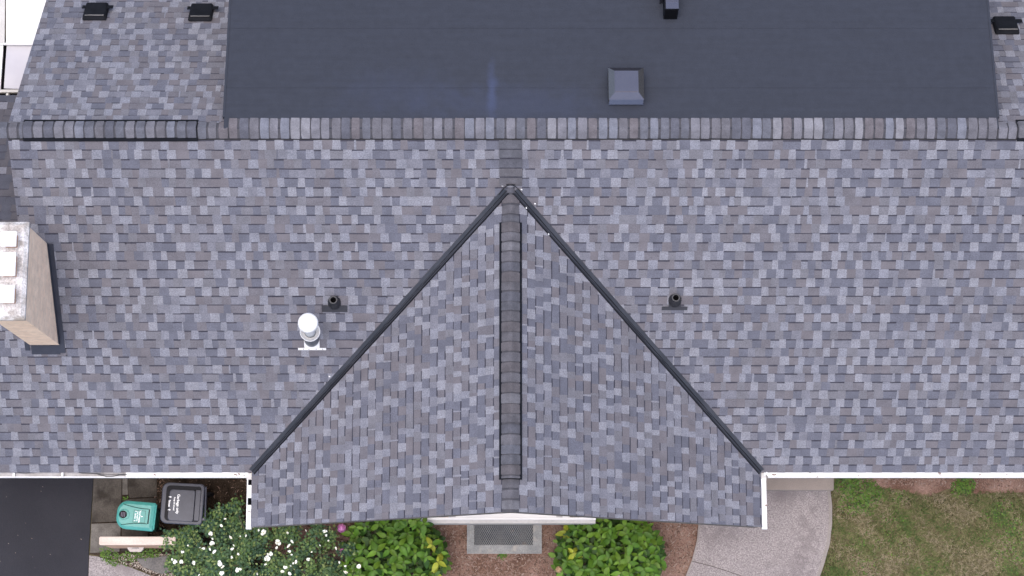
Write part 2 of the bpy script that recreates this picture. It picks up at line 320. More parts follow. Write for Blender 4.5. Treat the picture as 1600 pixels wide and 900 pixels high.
# walls
wm = MB(); yf = Y_E + .42
wm.box(XW + .3, yf, 0, XL - .2, .95, Z_E - .02); wm.box(XL + .25, yf, 0, XR - .3, 3.6, Z_E - .05)
wm.box(XGL + .4, Y_RK + .35, 0, XGR - .4, yf - .01, Z_E - .03)
wm.build('wall', M['brick'], house)
zg0 = Z_E - .03; yg0 = Y_RK + .35; g = MB(); xa0, xb0 = XGL + .4, XGR - .4
pk = [(xa0, zg0 + .001), (xb0, zg0 + .001), (xb0, Z_E + .4 * tan(AR) - .2), (XG, ZG - .2), (xa0, Z_E + .4 * tan(AL) - .2)]
g.prism([(x, yg0, z) for x, z in pk], [(x, yg0 + .12, z) for x, z in pk]); g.build('gable_wall', M['brick'], house)
for x in (XL + .25, XR - .3):
    g = MB(); g.prism([(x, yf, Z_E - .06), (x, 3.6, Z_E - .06), (x, 0, ZR - .2)], [(x - .1, yf, Z_E - .06), (x - .1, 3.6, Z_E - .06), (x - .1, 0, ZR - .2)]); g.build('gable_wall', M['brick'], house)

# ------------------------------------------------------------------ shingles
def clip(poly, a, b, c):
    out_ = []
    for i, P in enumerate(poly):
        Q = poly[(i + 1) % len(poly)]; dp = a * P[0] + b * P[1] + c; dq = a * Q[0] + b * Q[1] + c
        if dp >= 0: out_.append(P)
        if (dp >= 0) != (dq >= 0):
            t = dp / (dp - dq); out_.append((P[0] + t * (Q[0] - P[0]), P[1] + t * (Q[1] - P[1])))
    return out_
def half(P, Q, keep):
    """half plane through P, Q that keeps the point keep"""
    a, b = -(Q[1] - P[1]), Q[0] - P[0]; c = -(a * P[0] + b * P[1]); s = 1 if a * keep[0] + b * keep[1] + c > 0 else -1
    n = sqrt(a * a + b * b); return (s * a / n, s * b / n, s * c / n)
PIECES = []     # (area px, parent, V, F, M)
rs = random.Random(5)
LIGHT, MIDS, DARK = (0, 1), (2, 7), (3, 4, 5, 6)
def piece(plane, poly, v0, hb, mi, par, band=0.0, e=E_):
    """one visible tab: sloping top, butt and side edges; a recessed tab has its dark printed band along the top"""
    V = []; Fc = []; Mi = []
    H = lambda v: 0.001 + (hb - 0.001) * max(0, min(1, (v - v0) / e))
    def top(pl, m):
        o = len(V); V.extend(plane.p(u, v, H(v)) for u, v in pl); Fc.append(tuple(range(o, o + len(pl)))); Mi.append(m)
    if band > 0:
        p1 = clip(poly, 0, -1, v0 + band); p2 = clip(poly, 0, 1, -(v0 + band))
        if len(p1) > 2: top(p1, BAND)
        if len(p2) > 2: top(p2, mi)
    else: top(poly, mi)
    o = len(V); n = len(poly)
    V.extend(plane.p(u, v, H(v) ) for u, v in poly); V.extend(plane.p(u, v, -0.006) for u, v in poly)
    for i in range(n):
        j = (i + 1) % n
        if abs(poly[i][1] - v0) < 1e-4 and abs(poly[j][1] - v0) < 1e-4: continue
        Fc.append((o + i, o + j, o + n + j, o + n + i)); Mi.append(EDGE if hb > 0.008 else mi)
    # projected size
    Q = [to_px(plane.p(u, v)) for u, v in poly]; A = 0
    for i in range(n): A += Q[i][0] * Q[(i + 1) % n][1] - Q[(i + 1) % n][0] * Q[i][1]
    cx = sum(q[0] for q in Q) / n; cy = sum(q[1] for q in Q) / n
    seen = 5 < cx < 1595 and 5 < cy < 895
    # orient faces up
    for k in range(len(Fc)):
        if k < (2 if band > 0 else 1):
            f = Fc[k]; nn = (Vector(V[f[1]]) - Vector(V[f[0]])).cross(Vector(V[f[2]]) - Vector(V[f[0]]))
            if nn.dot(plane.n) < 0: Fc[k] = tuple(reversed(f))
    PIECES.append([abs(A) / 2 if seen else 0, par, V, Fc, Mi, (cx, cy)])
ABOVE = {}
def course(plane, v0, u0, u1, par, clips, e=E_, darkened=False):
    """laminated course: proud teeth and recessed tabs in turn, pale teeth kept apart from pale tabs in the course above"""
    u = u0 - rs.uniform(0, .24); tooth = rs.random() < .5
    key = (id(plane), round(u0 > 0)); up = ABOVE.get(key, []); now = []; last = -1; k0 = 0
    while u < u1:
        r = rs.random()
        if tooth: wd = rs.uniform(.105, .15) if r < .80 else rs.uniform(.075, .10) if r < .93 else rs.uniform(.022, .05)
        else: wd = rs.uniform(.085, .145) if r < .74 else rs.uniform(.15, .20) if r < .93 else rs.uniform(.21, .26)
        cov = 0
        for a, b_ in up:
            cov += max(0, min(b_, u + wd) - max(a, u))
        r = rs.random()
        if tooth:
            pl_ = .74 if cov < .35 * wd else .16
            ci = rs.choice(LIGHT) if r < pl_ else (rs.choice(MIDS) if r < pl_ + .62 * (1 - pl_) else rs.choice(DARK))
        else:
            ci = rs.choice(DARK) if r < .70 else (rs.choice(MIDS) if r < .97 else rs.choice(LIGHT))
            if ci == last: ci = rs.choice(DARK)
        if darkened and rs.random() < .92: ci = rs.choice((8, 9))  # most tabs take darker tones that stand in for shade
        if ci in LIGHT: now.append((u, u + wd))
        last = ci
        sl = rs.uniform(.001, .009); hv = e + rs.uniform(-.002, .002); sk = rs.uniform(-.004, .004)
        if tooth: poly = [(u + sl + sk, v0), (u + wd - sl + sk, v0), (u + wd, v0 + hv), (u, v0 + hv)]
        else: poly = [(u - .011, v0), (u + wd + .011, v0), (u + wd + .011, v0 + hv), (u - .011, v0 + hv)]
        cu = u + wd / 2
        for cl in clips(cu, v0): poly = clip(poly, *cl)
        if len(poly) >= 3:
            xs = [p[0] for p in poly]
            if max(xs) - min(xs) > .006:
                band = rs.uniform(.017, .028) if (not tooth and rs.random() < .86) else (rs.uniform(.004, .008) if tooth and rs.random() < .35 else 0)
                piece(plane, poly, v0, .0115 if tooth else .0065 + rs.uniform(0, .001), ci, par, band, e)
        u += wd
        if not tooth and rs.random() < .16: continue      # a recess may hold two tones
        tooth = not tooth
    ABOVE[key] = now
# front slope, with the valley triangle left out
VL = half((XG, V_AP), (XGL, L_EAVE), (XL, L_EAVE)); VR = half((XG, V_AP), (XGR, L_EAVE), (XR, L_EAVE))
def clips_front(cu, v0):
    c = [(0, -1, L_EAVE), (-1, 0, XR)]
    if v0 + E_ > V_AP: c.append(VL if cu < XG else VR)
    c.append((1, 0, -XL) if v0 + E_ * .5 < V_W else (1, 0, -XW))
    if v0 < V_W <= v0 + E_: pass
    return c
course(FRONT, L0 - E_, XL, XR, roof_front, clips_front)
for i in range(NROW):
    v0 = L0 + i * E_
    course(FRONT, v0, XL if v0 + E_ * .5 < V_W else XW, XR, roof_front, clips_front)
# rear slope, both sides of the dormer
for i in range(-1, 30):
    v0 = 0.153 + i * E_
    course(REAR, v0, XL, XD0 + .05, roof_rear, lambda cu, v: [(1, 0, -XL), (-1, 0, XD0 + .1)])
    course(REAR, v0, XD1 - .05, XR, roof_rear, lambda cu, v: [(1, 0, -XD1 + .1), (-1, 0, XR)])
for i in range(0, 23):
    course(WREAR, 0.12 + i * E_, XW, XL, roof_wing, lambda cu, v: [(-1, 0, XL - .004), (1, 0, -XW)], E_, True)  # wing's rear slope, its shade put into the shingle colour
# gable slopes
for pl, LG, par in ((GL, LGL, roof_gl), (GRT, LGR, roof_gr)):
    hv = half((uA, 0), (uE, LG), (uR, 0)); i = 0; v0 = .140
    while v0 < LG - .02:
        vs = -hv[2] / hv[0] if False else 0
        ustart = uA + (uE - uA) * v0 / LG - .2
        course(pl, v0, ustart, uR, par, lambda cu, v, hv=hv, LG=LG: [hv, (-1, 0, uR), (0, -1, LG)])
        v0 += E_
PIECES.sort(key=lambda p: -p[0])
house_sh = PIECES[:300]
for A, par, V, Fc, Mi, c in house_sh:
    used = sorted(set(Mi)); mp = {m: k for k, m in enumerate(used)}
    mesh_obj('shingle', V, Fc, [SHM[m] for m in used], [mp[m] for m in Mi], par)
rest = MB()
for A, par, V, Fc, Mi, c in PIECES[300:]:
    o = len(rest.V); rest.V += [tuple(v) for v in V]; rest.F += [tuple(i + o for i in f) for f in Fc]; rest.M += Mi
tag(rest.build('roof_shingles', SHM, house), kind='stuff')
print('pieces', len(PIECES), 'smallest single px', PIECES[299][0])

# ------------------------------------------------------------------ ridge caps and ridge vents
CAPM = [mat('cap%d' % i, sc3(c, .88), sc3(c, 1.12), scale=7, rough=.95, fine=(70, .16), spec=.15) for i, c in enumerate([(0.148, 0.145, 0.166), (0.186, 0.184, 0.212), (0.134, 0.138, 0.166), (0.150, 0.138, 0.152), (0.236, 0.234, 0.262), (0.116, 0.119, 0.146), (0.184, 0.192, 0.232)])]
CAPD = [mat('capdark%d' % i, sc3(c, .70), sc3(c, .93), scale=7, rough=.95, fine=(70, .16), spec=.15) for i, c in enumerate([(0.144, 0.140, 0.158), (0.164, 0.160, 0.182), (0.136, 0.138, 0.162), (0.146, 0.136, 0.149), (0.190, 0.187, 0.210), (0.128, 0.130, 0.156), (0.164, 0.169, 0.204)])]
CAP_IDX = [0, 0, 1, 1, 2, 2, 3, 3, 4, 5, 6]
CAP_GAP = mat('cap_gap', (0.062, 0.062, 0.076), (0.082, 0.080, 0.094), scale=9, rough=.95)
def section(aA, aB, hw, lift):
    """bent cross profile: list of (side, drop) either side of the ridge"""
    pts = []
    for t in (-1, -.62, -.3, -.1, 0, .1, .3, .62, 1):
        a = aA if t < 0 else aB; d = abs(t) * hw; rnd = .012 * (1 - min(1, abs(t) / .3)) ** 2
        pts.append((math.copysign(d, t) * cos(a), -d * sin(a) - rnd + lift))
    return pts
def sweep(mb, o, along, side, a0, a1, sec0, sec1, thick, m=0, tuck=0.0):
    n = len(sec0); T = []; B = []
    for a, sec in ((a0, sec0), (a1, sec1)):
        for k, (s, z) in enumerate(sec):
            aa = a + (tuck * (1 if a == a0 else -1) if k in (0, n - 1) else 0)
            p = Vector(o) + along * aa + side * s + Vector((0, 0, z)); T.append(p); B.append(p - Vector((0, 0, thick)))
    V = T + B; N2 = 2 * n; Fc = []
    for k in range(n - 1):
        Fc.append((k, k + 1, n + k + 1, n + k)); Fc.append((N2 + k, N2 + n + k, N2 + n + k + 1, N2 + k + 1))
        Fc.append((k, N2 + k, N2 + k + 1, k + 1)); Fc.append((n + k, n + k + 1, N2 + n + k + 1, N2 + n + k))
    Fc.append((0, n, N2 + n, N2)); Fc.append((n - 1, N2 + n - 1, N2 + n + n - 1, n + n - 1))
    mb.add(V, Fc, m)
def cap_run(o, along, side, aA, aB, L, hw, lift, cov=.121, exp=.142, a_start=0.0, flip=1, name='ridge_cap', jit=.004, pal=None):
    a = a_start; base = MB()
    sweep(base, o, along, side, a_start - .01, L, section(aA, aB, hw - .008, lift + .002), section(aA, aB, hw - .008, lift + .002), .012)
    base.build('ridge_underlay', CAP_GAP, house)
    prev = -1
    while a < L - .03:
        ci = rs.choice(CAP_IDX)
        while ci == prev and rs.random() < .6: ci = rs.choice(CAP_IDX)
        prev = ci; x = rs.uniform(-jit, jit); c = cov + rs.uniform(-.012, .007); hwj = hw + rs.uniform(-.004, .004)
        b = MB(); lo, hi = lift + .007, lift + .016
        if flip < 0: lo, hi = hi, lo
        sweep(b, o, along, side, a + x, min(a + x + c, L), section(aA, aB, hwj, lo), section(aA, aB, hwj, hi), .006, tuck=.006)
        b.build(name, (pal or CAPM)[ci], house); a += exp + rs.uniform(-.003, .003)
X_, Y_ = Vector((1, 0, 0)), Vector((0, 1, 0))
o_r = Vector((0, 0, ZR + .006))
xv0, xv1 = FRONT.hit(35, 203).x, FRONT.hit(308, 203).x
xv2 = FRONT.hit(1590, 205).x
# side = +Y: negative side is the front slope, positive the rear (steep at the ends, low under the dormer roof)
cap_run(o_r, X_, Y_, SL, SL, xv0, .15, .004, a_start=XL - .12)
cap_run(o_r, X_, Y_, SL, SL, xv1 - .01, .150, .034, a_start=xv0 + .012)
cap_run(o_r, X_, Y_, SL, SL, XD0 + .06, .155, .004, a_start=xv1 + .01)
cap_run(o_r, X_, Y_, SL, SF, XD1 - .02, .155, .010, a_start=XD0 + .075, flip=-1)
cap_run(o_r, X_, Y_, SL, SL, xv2, .155, .004, a_start=XD1 + .0, flip=-1)
cap_run(o_r, X_, Y_, SL, SL, XR, .150, .034, a_start=xv2 + .012)
def ridge_vent(o, along, side, aA, aB, a0, a1, hw):
    b = MB(); sweep(b, o, along, side, a0, a1, section(aA, aB, hw, .030), section(aA, aB, hw, .030), .030)
    b.build('ridge_vent', M['black_metal'], house)
ridge_vent(o_r, X_, Y_, SL, SL, xv0, xv1, .194); ridge_vent(o_r, X_, Y_, SL, SL, xv2, XR, .194)
# strip of caps lying up the front slope from the gable apex to the ridge
v = .165; k = 0
sp = MB(); sp.obox(FRONT.p(XG - .155, .165, .012), FRONT.u * .31, FRONT.v * .66, FRONT.n * .004); sp.build('ridge_underlay', SH_BAND, house)
while v < .80:
    b = MB(); b.obox(FRONT.p(XG - .16 + rs.uniform(-.003, .003), v, .013), FRONT.u * .32, FRONT.v * (.121 + rs.uniform(-.006, .004)) + FRONT.n * .008, FRONT.n * .007)
    b.build('ridge_cap', CAPD[rs.choice((0, 2, 3, 5, 0))], house); v += E_
# gable ridge: caps, then a vented stretch, then caps to the rake
o_g = Vector((XG, 0, ZG + .006)); Sd = Vector((0, -1, 0)); Wd = Vector((-1, 0, 0))
g1 = -at(800, 345, ZG + .03).y; g2 = -at(803, 748, ZG + .03).y
cap_run(o_g, Sd, Wd, AR, AL, g1, .150, .004, a_start=uA - .03, flip=1, pal=CAPD)
cap_run(o_g, Sd, Wd, AR, AL, g2 - .01, .163, .038, a_start=g1 + .012, cov=.132, flip=1, pal=CAPD)
cap_run(o_g, Sd, Wd, AR, AL, uR + .01, .150, .004, a_start=g2 + .005, flip=1, pal=CAPD)
ridge_vent(o_g, Sd, Wd, AR, AL, g1, g2, .198)

# ------------------------------------------------------------------ valley flashings
def valley(pl, XE, LG, sgn):
    A = Vector((XG, Y_AP, ZG)); B = Vector((XE, Y_E, Z_E)); d = (B - A); Ln = d.length; d.normalize()
    f_side = (FRONT.n.cross(d)); f_side *= 1 if f_side.x * sgn > 0 else -1          # across the front slope, away from the gable
    g_side = (pl.n.cross(d)); g_side *= 1 if g_side.x * sgn < 0 else -1
    r = random.Random(3 if sgn < 0 else 9); n = 46; wv = []; x = 0
    for i in range(n + 1):
        x = x * .8 + r.uniform(-.006, .006); wv.append(x)
    b = MB(); hem = MB(); ed = MB()
    def strip(mb, prof, m):
        V = []; Fc = []; q = len(prof)
        for i in range(n + 1):
            a = .075 + (Ln - .095) * i / n; P = A + d * a
            for (sd, off, h) in prof:
                c = off + wv[i] * (1 if abs(off) < .03 else .25)
                V.append(P + (f_side * c + FRONT.n * h if sd == 'f' else g_side * c + pl.n * h) + d * 0)
        for i in range(n): Fc += [(i * q + k, i * q + k + 1, (i + 1) * q + k + 1, (i + 1) * q + k) for k in range(q - 1)]
        mb.add(V, Fc, m)
    strip(b, [('f', .074, -.002), ('f', .074, .016), ('f', .068, .019), ('f', .020, .016), ('f', .012, .034), ('f', .004, .034), ('f', .002, .012)], 0)
    strip(b, [('g', .058, -.002), ('g', .058, .016), ('g', .053, .019), ('g', .022, .016), ('g', .016, .028), ('g', .009, .028), ('g', .008, .010)], 0)
    o = b.build('valley_flashing', M['valley'], house, smooth=False)
    strip(hem, [('g', .012, .013), ('f', .010, .013)], 0)
    strip(hem, [('g', .028, .0180), ('g', .018, .0300), ('g', .008, .0302)], 0)
    strip(hem, [('g', .064, .010), ('g', .0580, .022), ('g', .047, .0210)], 0)
    hem.build('valley_hem', M['valley_dark'], o)
    return o, A, d, f_side, g_side
vfl = valley(GL, XGL, LGL, -1); vfr = valley(GRT, XGR, LGR, 1)
for vf, pl, spots in ((vfl, GL, [(785, 290, 'f'), (780, 306, 'g'), (769, 321, 'g'), (515, 588, 'f')]), (vfr, GRT, [(815, 296, 'f'), (836, 318, 'f'), (822, 325, 'g'), (857, 366, 'g')])):
    for px, py, sd in spots:
        P = (FRONT if sd == 'f' else pl); q = P.hit(px, py, .02); b = MB(); b.obox(q - P.u * .012 - P.v * .009, P.u * .024 + P.v * .004, P.v * .016, P.n * .007); b.build('clip', M['white'], vf[0])
# hems carried over the apex
for vf, sg in ((vfl, 1), (vfr, -1)):
    o, A, d, fs, gs = vf; b = MB(); pts = []
    for t in range(9):
        k = t / 8; c = A + fs * .08 * (1 - k) + Vector((sg * .17 * k, -.02 - .10 * k + .05 * sin(pi * k), .035 + .015 * sin(pi * k))); pts.append(c)
    b.tube(pts, .007, 5); b.build('hem_wire', M['valley_dark'], o)

# ------------------------------------------------------------------ gutters, fascia, gable trim
GW = .078
def gutter_x(x0, x1, open_):
    g = MB(); zt = Z_E - .022; y0 = Y_E - GW; y1 = Y_E + .035
    g.box(x0, y0, zt - .11, x1, y0 + .016, zt); g.box(x0, y0 + .0165, zt - .112, x1, y1, zt - .10)
    g.box(x0, y1 + .001, zt - .14, x1, y1 + .02, zt - .01)
    for xe in (x0 + .001, x1 - .005): g.box(xe, y0 + .017, zt - .099, xe + .004, y1, zt - .003)
    o = g.build('gutter', M['white'], house)
    if open_:
        t = MB(); t.box(x0 + .006, y0 + .017, zt - .099, x1 - .006, y1 - .001, zt - .045); t.build('trough', M['gutter_in'], o)
    return o
xa, xb, xc = XW, at(196, 743, Z_E).x, at(388, 743, Z_E).x
xd, xe_ = at(1200, 743, Z_E).x, XR
go = gutter_x(xa, xb, True)
for px in (-75, 21, 97):
    x = at(px, 743, Z_E).x; b = MB(); b.box(x - .016, Y_E - GW + .004, Z_E - .021, x + .016, Y_E + .03, Z_E - .012); b.build('hanger', M['white'], go)
def guard(x0, x1, par):
    b = MB(); n = 14; V = []
    r = random.Random(int(x0 * 10))
    xx = [x0 + (x1 - x0) * i / n for i in range(n + 1)]
    for i in range(n):
        z = Z_E - .016 + r.uniform(-.002, .002); y1 = Y_E + .012
        b.prism([(xx[i], Y_E - GW + .004, z - .004), (xx[i + 1] - .002, Y_E - GW + .004, z - .004), (xx[i + 1] - .002, y1, z + .008), (xx[i], y1, z + .008)],
                [(xx[i], Y_E - GW + .004, z - .0055), (xx[i + 1] - .002, Y_E - GW + .004, z - .0055), (xx[i + 1] - .002, y1, z + .004), (xx[i], y1, z + .004)])
    b.build('gutter_guard', M['white'], par)
gl_ = gutter_x(xb + .004, xc, False); guard(xb + .006, xc - .004, gl_)
gr_ = gutter_x(xd, xe_, False); guard(xd + .006, xe_ - .01, gr_)
def gutter_y(x, sg, y0, y1, gaps):
    g = MB(); zt = Z_E - .022
    xo = x + sg * GW; xi = x - sg * .03
    lo, hi = min(xo, xo - sg * .016), max(xo, xo - sg * .016)
    g.box(lo, y0, zt - .11, hi, y1, zt); g.box(min(xo - sg * .0165, xi), y0, zt - .112, max(xo - sg * .0165, xi), y1, zt - .10)
    g.box(min(x, xo) - .001, y0 - .03, zt - .10, max(x, xo) + .001, y0 - .001, zt + .003)
    o = g.build('gutter', M['white'], house)
    ys = [y0]
    for a, c in gaps: ys += [a, c]
    ys.append(y1)
    b = MB()
    for k in range(0, len(ys), 2):
        if ys[k + 1] - ys[k] > .02: b.box(min(x - sg * .012, xo - sg * .002), ys[k], Z_E - .019, max(x - sg * .012, xo - sg * .002), ys[k + 1], Z_E - .012)
    b.build('gutter_guard', M['white'], o)
    bb = MB(); bb.box(min(xo - sg * .02, xi), y0 + .004, zt - .098, max(xo - sg * .02, xi), y1 - .004, zt - .07); bb.build('trough', M['hole'], o)
yy = lambda py: at(390, py, Z_E).y
gutter_y(XGL, -1, Y_RK + .0, Y_E - GW - .02, [(yy(789), yy(778)), (yy(758), yy(747))])
gutter_y(XGR, 1, Y_RK + .0, Y_E - GW - .02, [])
ce = MB(); p = at(387, 742, Z_E)
for sx, x0 in ((1, XGL - GW - .01), (-1, XGR + .005)):
    ce.box(x0, Y_E - GW - .03, Z_E - .13, x0 + GW, Y_E - .01, Z_E - .02)
ce.build('corner_block', M['white2'], house)
lc = MB()
for k in range(5): # rumpled foil at the right valley outlet
    q = at(1196 + rs.uniform(-3, 9), 742 + rs.uniform(-3, 3), Z_E); lc.obox(q + Vector((0, 0, -.004)), (rs.uniform(.02, .06), rs.uniform(-.02, .02), .012), (rs.uniform(-.02, .01), rs.uniform(.02, .05), rs.uniform(-.01, .015)), (0, 0, .004))
lc.build('valley_outlet', M['white'], house)
cb = MB(); zt = Z_E - .045
def cab(pxs):
    return [at(a, b_, Z_E - .01) for a, b_ in pxs]
c1 = cab([(-70, 738), (12, 737), (24, 738.4), (40, 739.2), (56, 738), (80, 736.5)]); cb.tube(c1, .006, 5)
c2 = cab([(115, 737), (128, 739), (150, 739.8), (158, 742.5), (166, 744.6), (178, 744.2), (187, 741.6), (198, 741.2)]); cb.tube(c2, .0065, 5)
c3 = cab([(150, 739.5), (160, 741), (180, 741.4), (196, 741)]); cb.tube(c3, .004, 5)
tag(cb.build('cable', M['black_plastic']), 'thin black cable lying loose along the open white gutter', 'cable')
db = MB()
for px, py in ((1206, 741.5), (1208, 743), (1265, 739.5), (1276, 746), (1466, 740), (1467, 742), (1530, 743), (1571, 741), (1340, 745), (372, 741), (380, 743), (366, 742), (240, 742), (1195, 790), (388, 800)):
    q = at(px, py, Z_E); db.obox(q + Vector((0, 0, -.002)), (rs.uniform(.02, .05), rs.uniform(-.02, .02), 0), (rs.uniform(-.01, .01), rs.uniform(.008, .02), 0), (0, 0, .004))
tag(db.build('leaf_debris', CH[1], house), kind='stuff')
# fascia on the eaves and rakes
fb = MB(); fb.box(XW, Y_E + .06, Z_E - .2, xc, Y_E + .08, Z_E - .05); fb.box(xd, Y_E + .06, Z_E - .2, XR, Y_E + .08, Z_E - .05); fb.build('fascia', M['white2'], house)
for pl, LG in ((GL, LGL), (GRT, LGR)):
    b = MB(); b.obox(pl.p(uR - .009, .05, -.15), pl.v * (LG - .1), pl.u * .014, pl.n * .125); b.build('rake_board', M['hole'] if False else M['stone_grey'], house)
# deep white window ledge on the gable wall, its back hidden by the roof
zl = 1.15; yl = at(794, 808.6, zl).y; yf2 = at(794, 817.5, zl).y
xl0, xl1 = at(656, 812, zl).x, at(931, 812, zl).x; xw0, xw1 = at(701, 806, zl).x, at(890, 806, zl).x
b = MB(); b.box(xw0, yl + .002, zl - .25, xw1, Y_RK + .36, zl + .002); led = b.build('window_ledge', M['white'], house)
b = MB(); b.prism([(xl0, yl, zl + .006), (xl0, yf2 + .055, zl + .004), (xl1, yf2 + .055, zl + .004), (xl1, yl, zl + .006)], [(xl0, yl, zl - .3), (xl0, yf2 + .055, zl - .3), (xl1, yf2 + .055, zl - .3), (xl1, yl, zl - .3)]); b.build('ledge_lip', M['white'], led)
b = MB(); b.box(xl0 + .004, yf2, zl - .34, xl1 - .004, yf2 + .054, zl - .03); b.build('ledge_face', M['white2'], led)
for px in (707, 874):
    q = at(px, 805, zl); b = MB(); b.box(q.x - .05, yl + .003, zl + .0025, q.x + .05, q.y + .12, zl + .006); b.build('mortar_patch', M['gutter_in'], led)

# ------------------------------------------------------------------ chimney (part of the house)
bSE = FRONT.hit(93.3, 539); bSW = FRONT.hit(46.7, 539)
def z_for(P, py):
    lo, hi = P.z, P.z + 6
    for _ in range(50):
        mid = (lo + hi) / 2
        if to_px(Vector((P.x, P.y, mid)))[1] > py: lo = mid
        else: hi = mid
    return lo
ztop = z_for(bSE, 497)
print('chimney top above base', ztop - bSE.z, 'width', bSE.x - bSW.x, 'proj', to_px(Vector((bSE.x, bSE.y, ztop))))
yN = at(45, 352, ztop).y
shaft = MB(); x0, x1, y0, y1 = bSW.x, bSE.x, bSE.y, yN
print('chimney NS', y1 - y0)
shaft.box(x0, y0, bSE.z - .35, x1, y1, ztop)
ch = shaft.build('chimney', M['brick'], house); tag(ch, 'tan brick chimney with concrete crown and three white flue lids')
cr = MB(); ov = .035; h = .10
cr.prism([(x0 - ov + .05, y0 - ov + .05, ztop + h), (x1 + ov - .05, y0 - ov + .05, ztop + h), (x1 + ov - .05, y1 + ov - .05, ztop + h), (x0 - ov + .05, y1 + ov - .05, ztop + h)],
         [(x0 - ov, y0 - ov, ztop + .05), (x1 + ov, y0 - ov, ztop + .05), (x1 + ov, y1 + ov, ztop + .05), (x0 - ov, y1 + ov, ztop + .05)])
cr.box(x0 - ov, y0 - ov, ztop + .001, x1 + ov, y1 + ov, ztop + .049)
cr.build('crown', M['concrete_cap'], ch)
for (pa, pb, pc, pd_) in ((1, 361, 26, 385), (-3, 394, 25, 431), (-4, 445, 23, 473)):
    q0 = at(pa, pd_, ztop + .3); q1 = at(pc, pb, ztop + .3); b = MB()
    b.box(q0.x, q0.y, ztop + .27, q1.x, q1.y, ztop + .30); lid = bevel(b.build('flue_lid', M['white'], ch), .006)
    b = MB(); b.box(q0.x + .025, q0.y + .025, ztop + .09, q1.x - .025, q1.y - .025, ztop + .268); b.build('flue_liner', M['salmon'], ch)
fl = MB()
u1, vS = FRONT.uv(bSE); u0, _ = FRONT.uv(bSW); vN = FRONT.uv(FRONT.hit(80, 386))[1]
vN = -y1 / cos(SL)
fl.obox(FRONT.p(u1 + .001, vN - .02, .012), FRONT.u * .075, FRONT.v * (vS - vN + .14), FRONT.n * .012)
fl.obox(FRONT.p(u0 + .02, vS - .0, .010), FRONT.u * (u1 - u0 - .02), FRONT.v * .145, FRONT.n * .012)
fl.obox(FRONT.p(u1 + .002, vN, .0), FRONT.u * .012, FRONT.v * (vS - vN), Vector((0, 0, .10)))
fl.obox(FRONT.p(u0 - .07, vN - .02, .012), FRONT.u * .068, FRONT.v * (vS - vN + .10), FRONT.n * .012)
fl.build('chimney_flashing', M['dark_navy'], ch)

# ------------------------------------------------------------------ roof fittings
def box_vent(px, py, label):
    """slant-back louvre on the rear slope: hood, face strip, side ears"""
    c = REAR.hit(px, py + 14); u, v0 = REAR.uv(c); v0 -= .0; v = v0 + .2; t = thing('box_vent', REAR.p(u, v, 0), label, 'roof vent', 'black box vents on the rear roof slope')
    hw = .165; v1 = v0 + .36
    h0, h1 = .085, .10
    b = MB()
    top = [REAR.p(u - hw, v0 + .02, h0), REAR.p(u + hw, v0 + .02, h0), REAR.p(u + hw * .95, v1, h1), REAR.p(u - hw * .95, v1, h1)]
    bot = [REAR.p(u - hw - .015, v0 - .01, .012), REAR.p(u + hw + .015, v0 - .01, .012), REAR.p(u + hw + .01, v1 + .01, .012), REAR.p(u - hw - .01, v1 + .01, .012)]
    b.prism(top, bot); bevel(b.build('hood', M['black_metal'], t), .012)
    e = MB(); e.obox(REAR.p(u - hw + .03, v0 + .012, h0 + .003), REAR.u * (hw * 2 - .05), REAR.v * .022, REAR.n * .006); e.build('seam_strip', M['stone_grey'], t)
    for a, wd in ((u - hw - .045, .045), (u + hw, .085)):
        e = MB(); e.obox(REAR.p(a, v + .02, .075), REAR.u * wd, REAR.v * .075, REAR.n * .01); e.build('side_ear', M['black_metal'], t)
    e = MB(); e.obox(REAR.p(u - .24, v0 + .02, .0125), REAR.u * .48, REAR.v * .44, REAR.n * .004); 
    return t
box_vent(147.5, 19, 'black box roof vent nearest the white porch roof')
box_vent(312.5, 20.5, 'black box roof vent between another box vent and the flat roof edge')
box_vent(1574, 41, 'black box roof vent past the far end of the flat roof, on its own')

def pipe_vent(px, py, fy0, fy1, label):
    q = FRONT.hit(px, py + 4, .0); u, v = FRONT.uv(q); t = thing('pipe_vent', q, label, 'vent pipe', 'black plumbing vents on the front roof slope')
    _, va = FRONT.uv(FRONT.hit(px, fy0)); _, vb = FRONT.uv(FRONT.hit(px, fy1))
    b = MB(); b.obox(FRONT.p(u - .185, va, .013), FRONT.u * .37, FRONT.v * (vb - va) + FRONT.n * .002, FRONT.n * .006)
    b.obox(FRONT.p(u - .088, v, .012), FRONT.u * .176, FRONT.v * (va - v + .002), FRONT.n * .006); b.build('flange', M['flange'], t)
    up = Vector((0, 0, 1)); b = MB()
    b.lathe([(.098, -.06), (.094, .04), (.078, .09), (.066, .13), (.060, .135)], q, up, 20, cap=False); b.build('boot', M['black_plastic'], t, smooth=True)
    b = MB(); b.lathe([(.058, .0), (.058, .20), (.042, .20), (.042, .02)], q, up, 20, cap=False); b.build('pipe', M['black_plastic'], t, smooth=False)
    b = MB(); b.lathe([(.0001, .06), (.041, .061)], q, up, 16, cap=False); b.build('pipe_bore', M['hole'], t)
pipe_vent(522.5, 468.5, 476.5, 486.5, 'black plumbing vent pipe uphill of the white flue')
pipe_vent(1054.5, 465, 478.5, 483.5, 'black plumbing vent pipe standing alone on the slope past the gable')

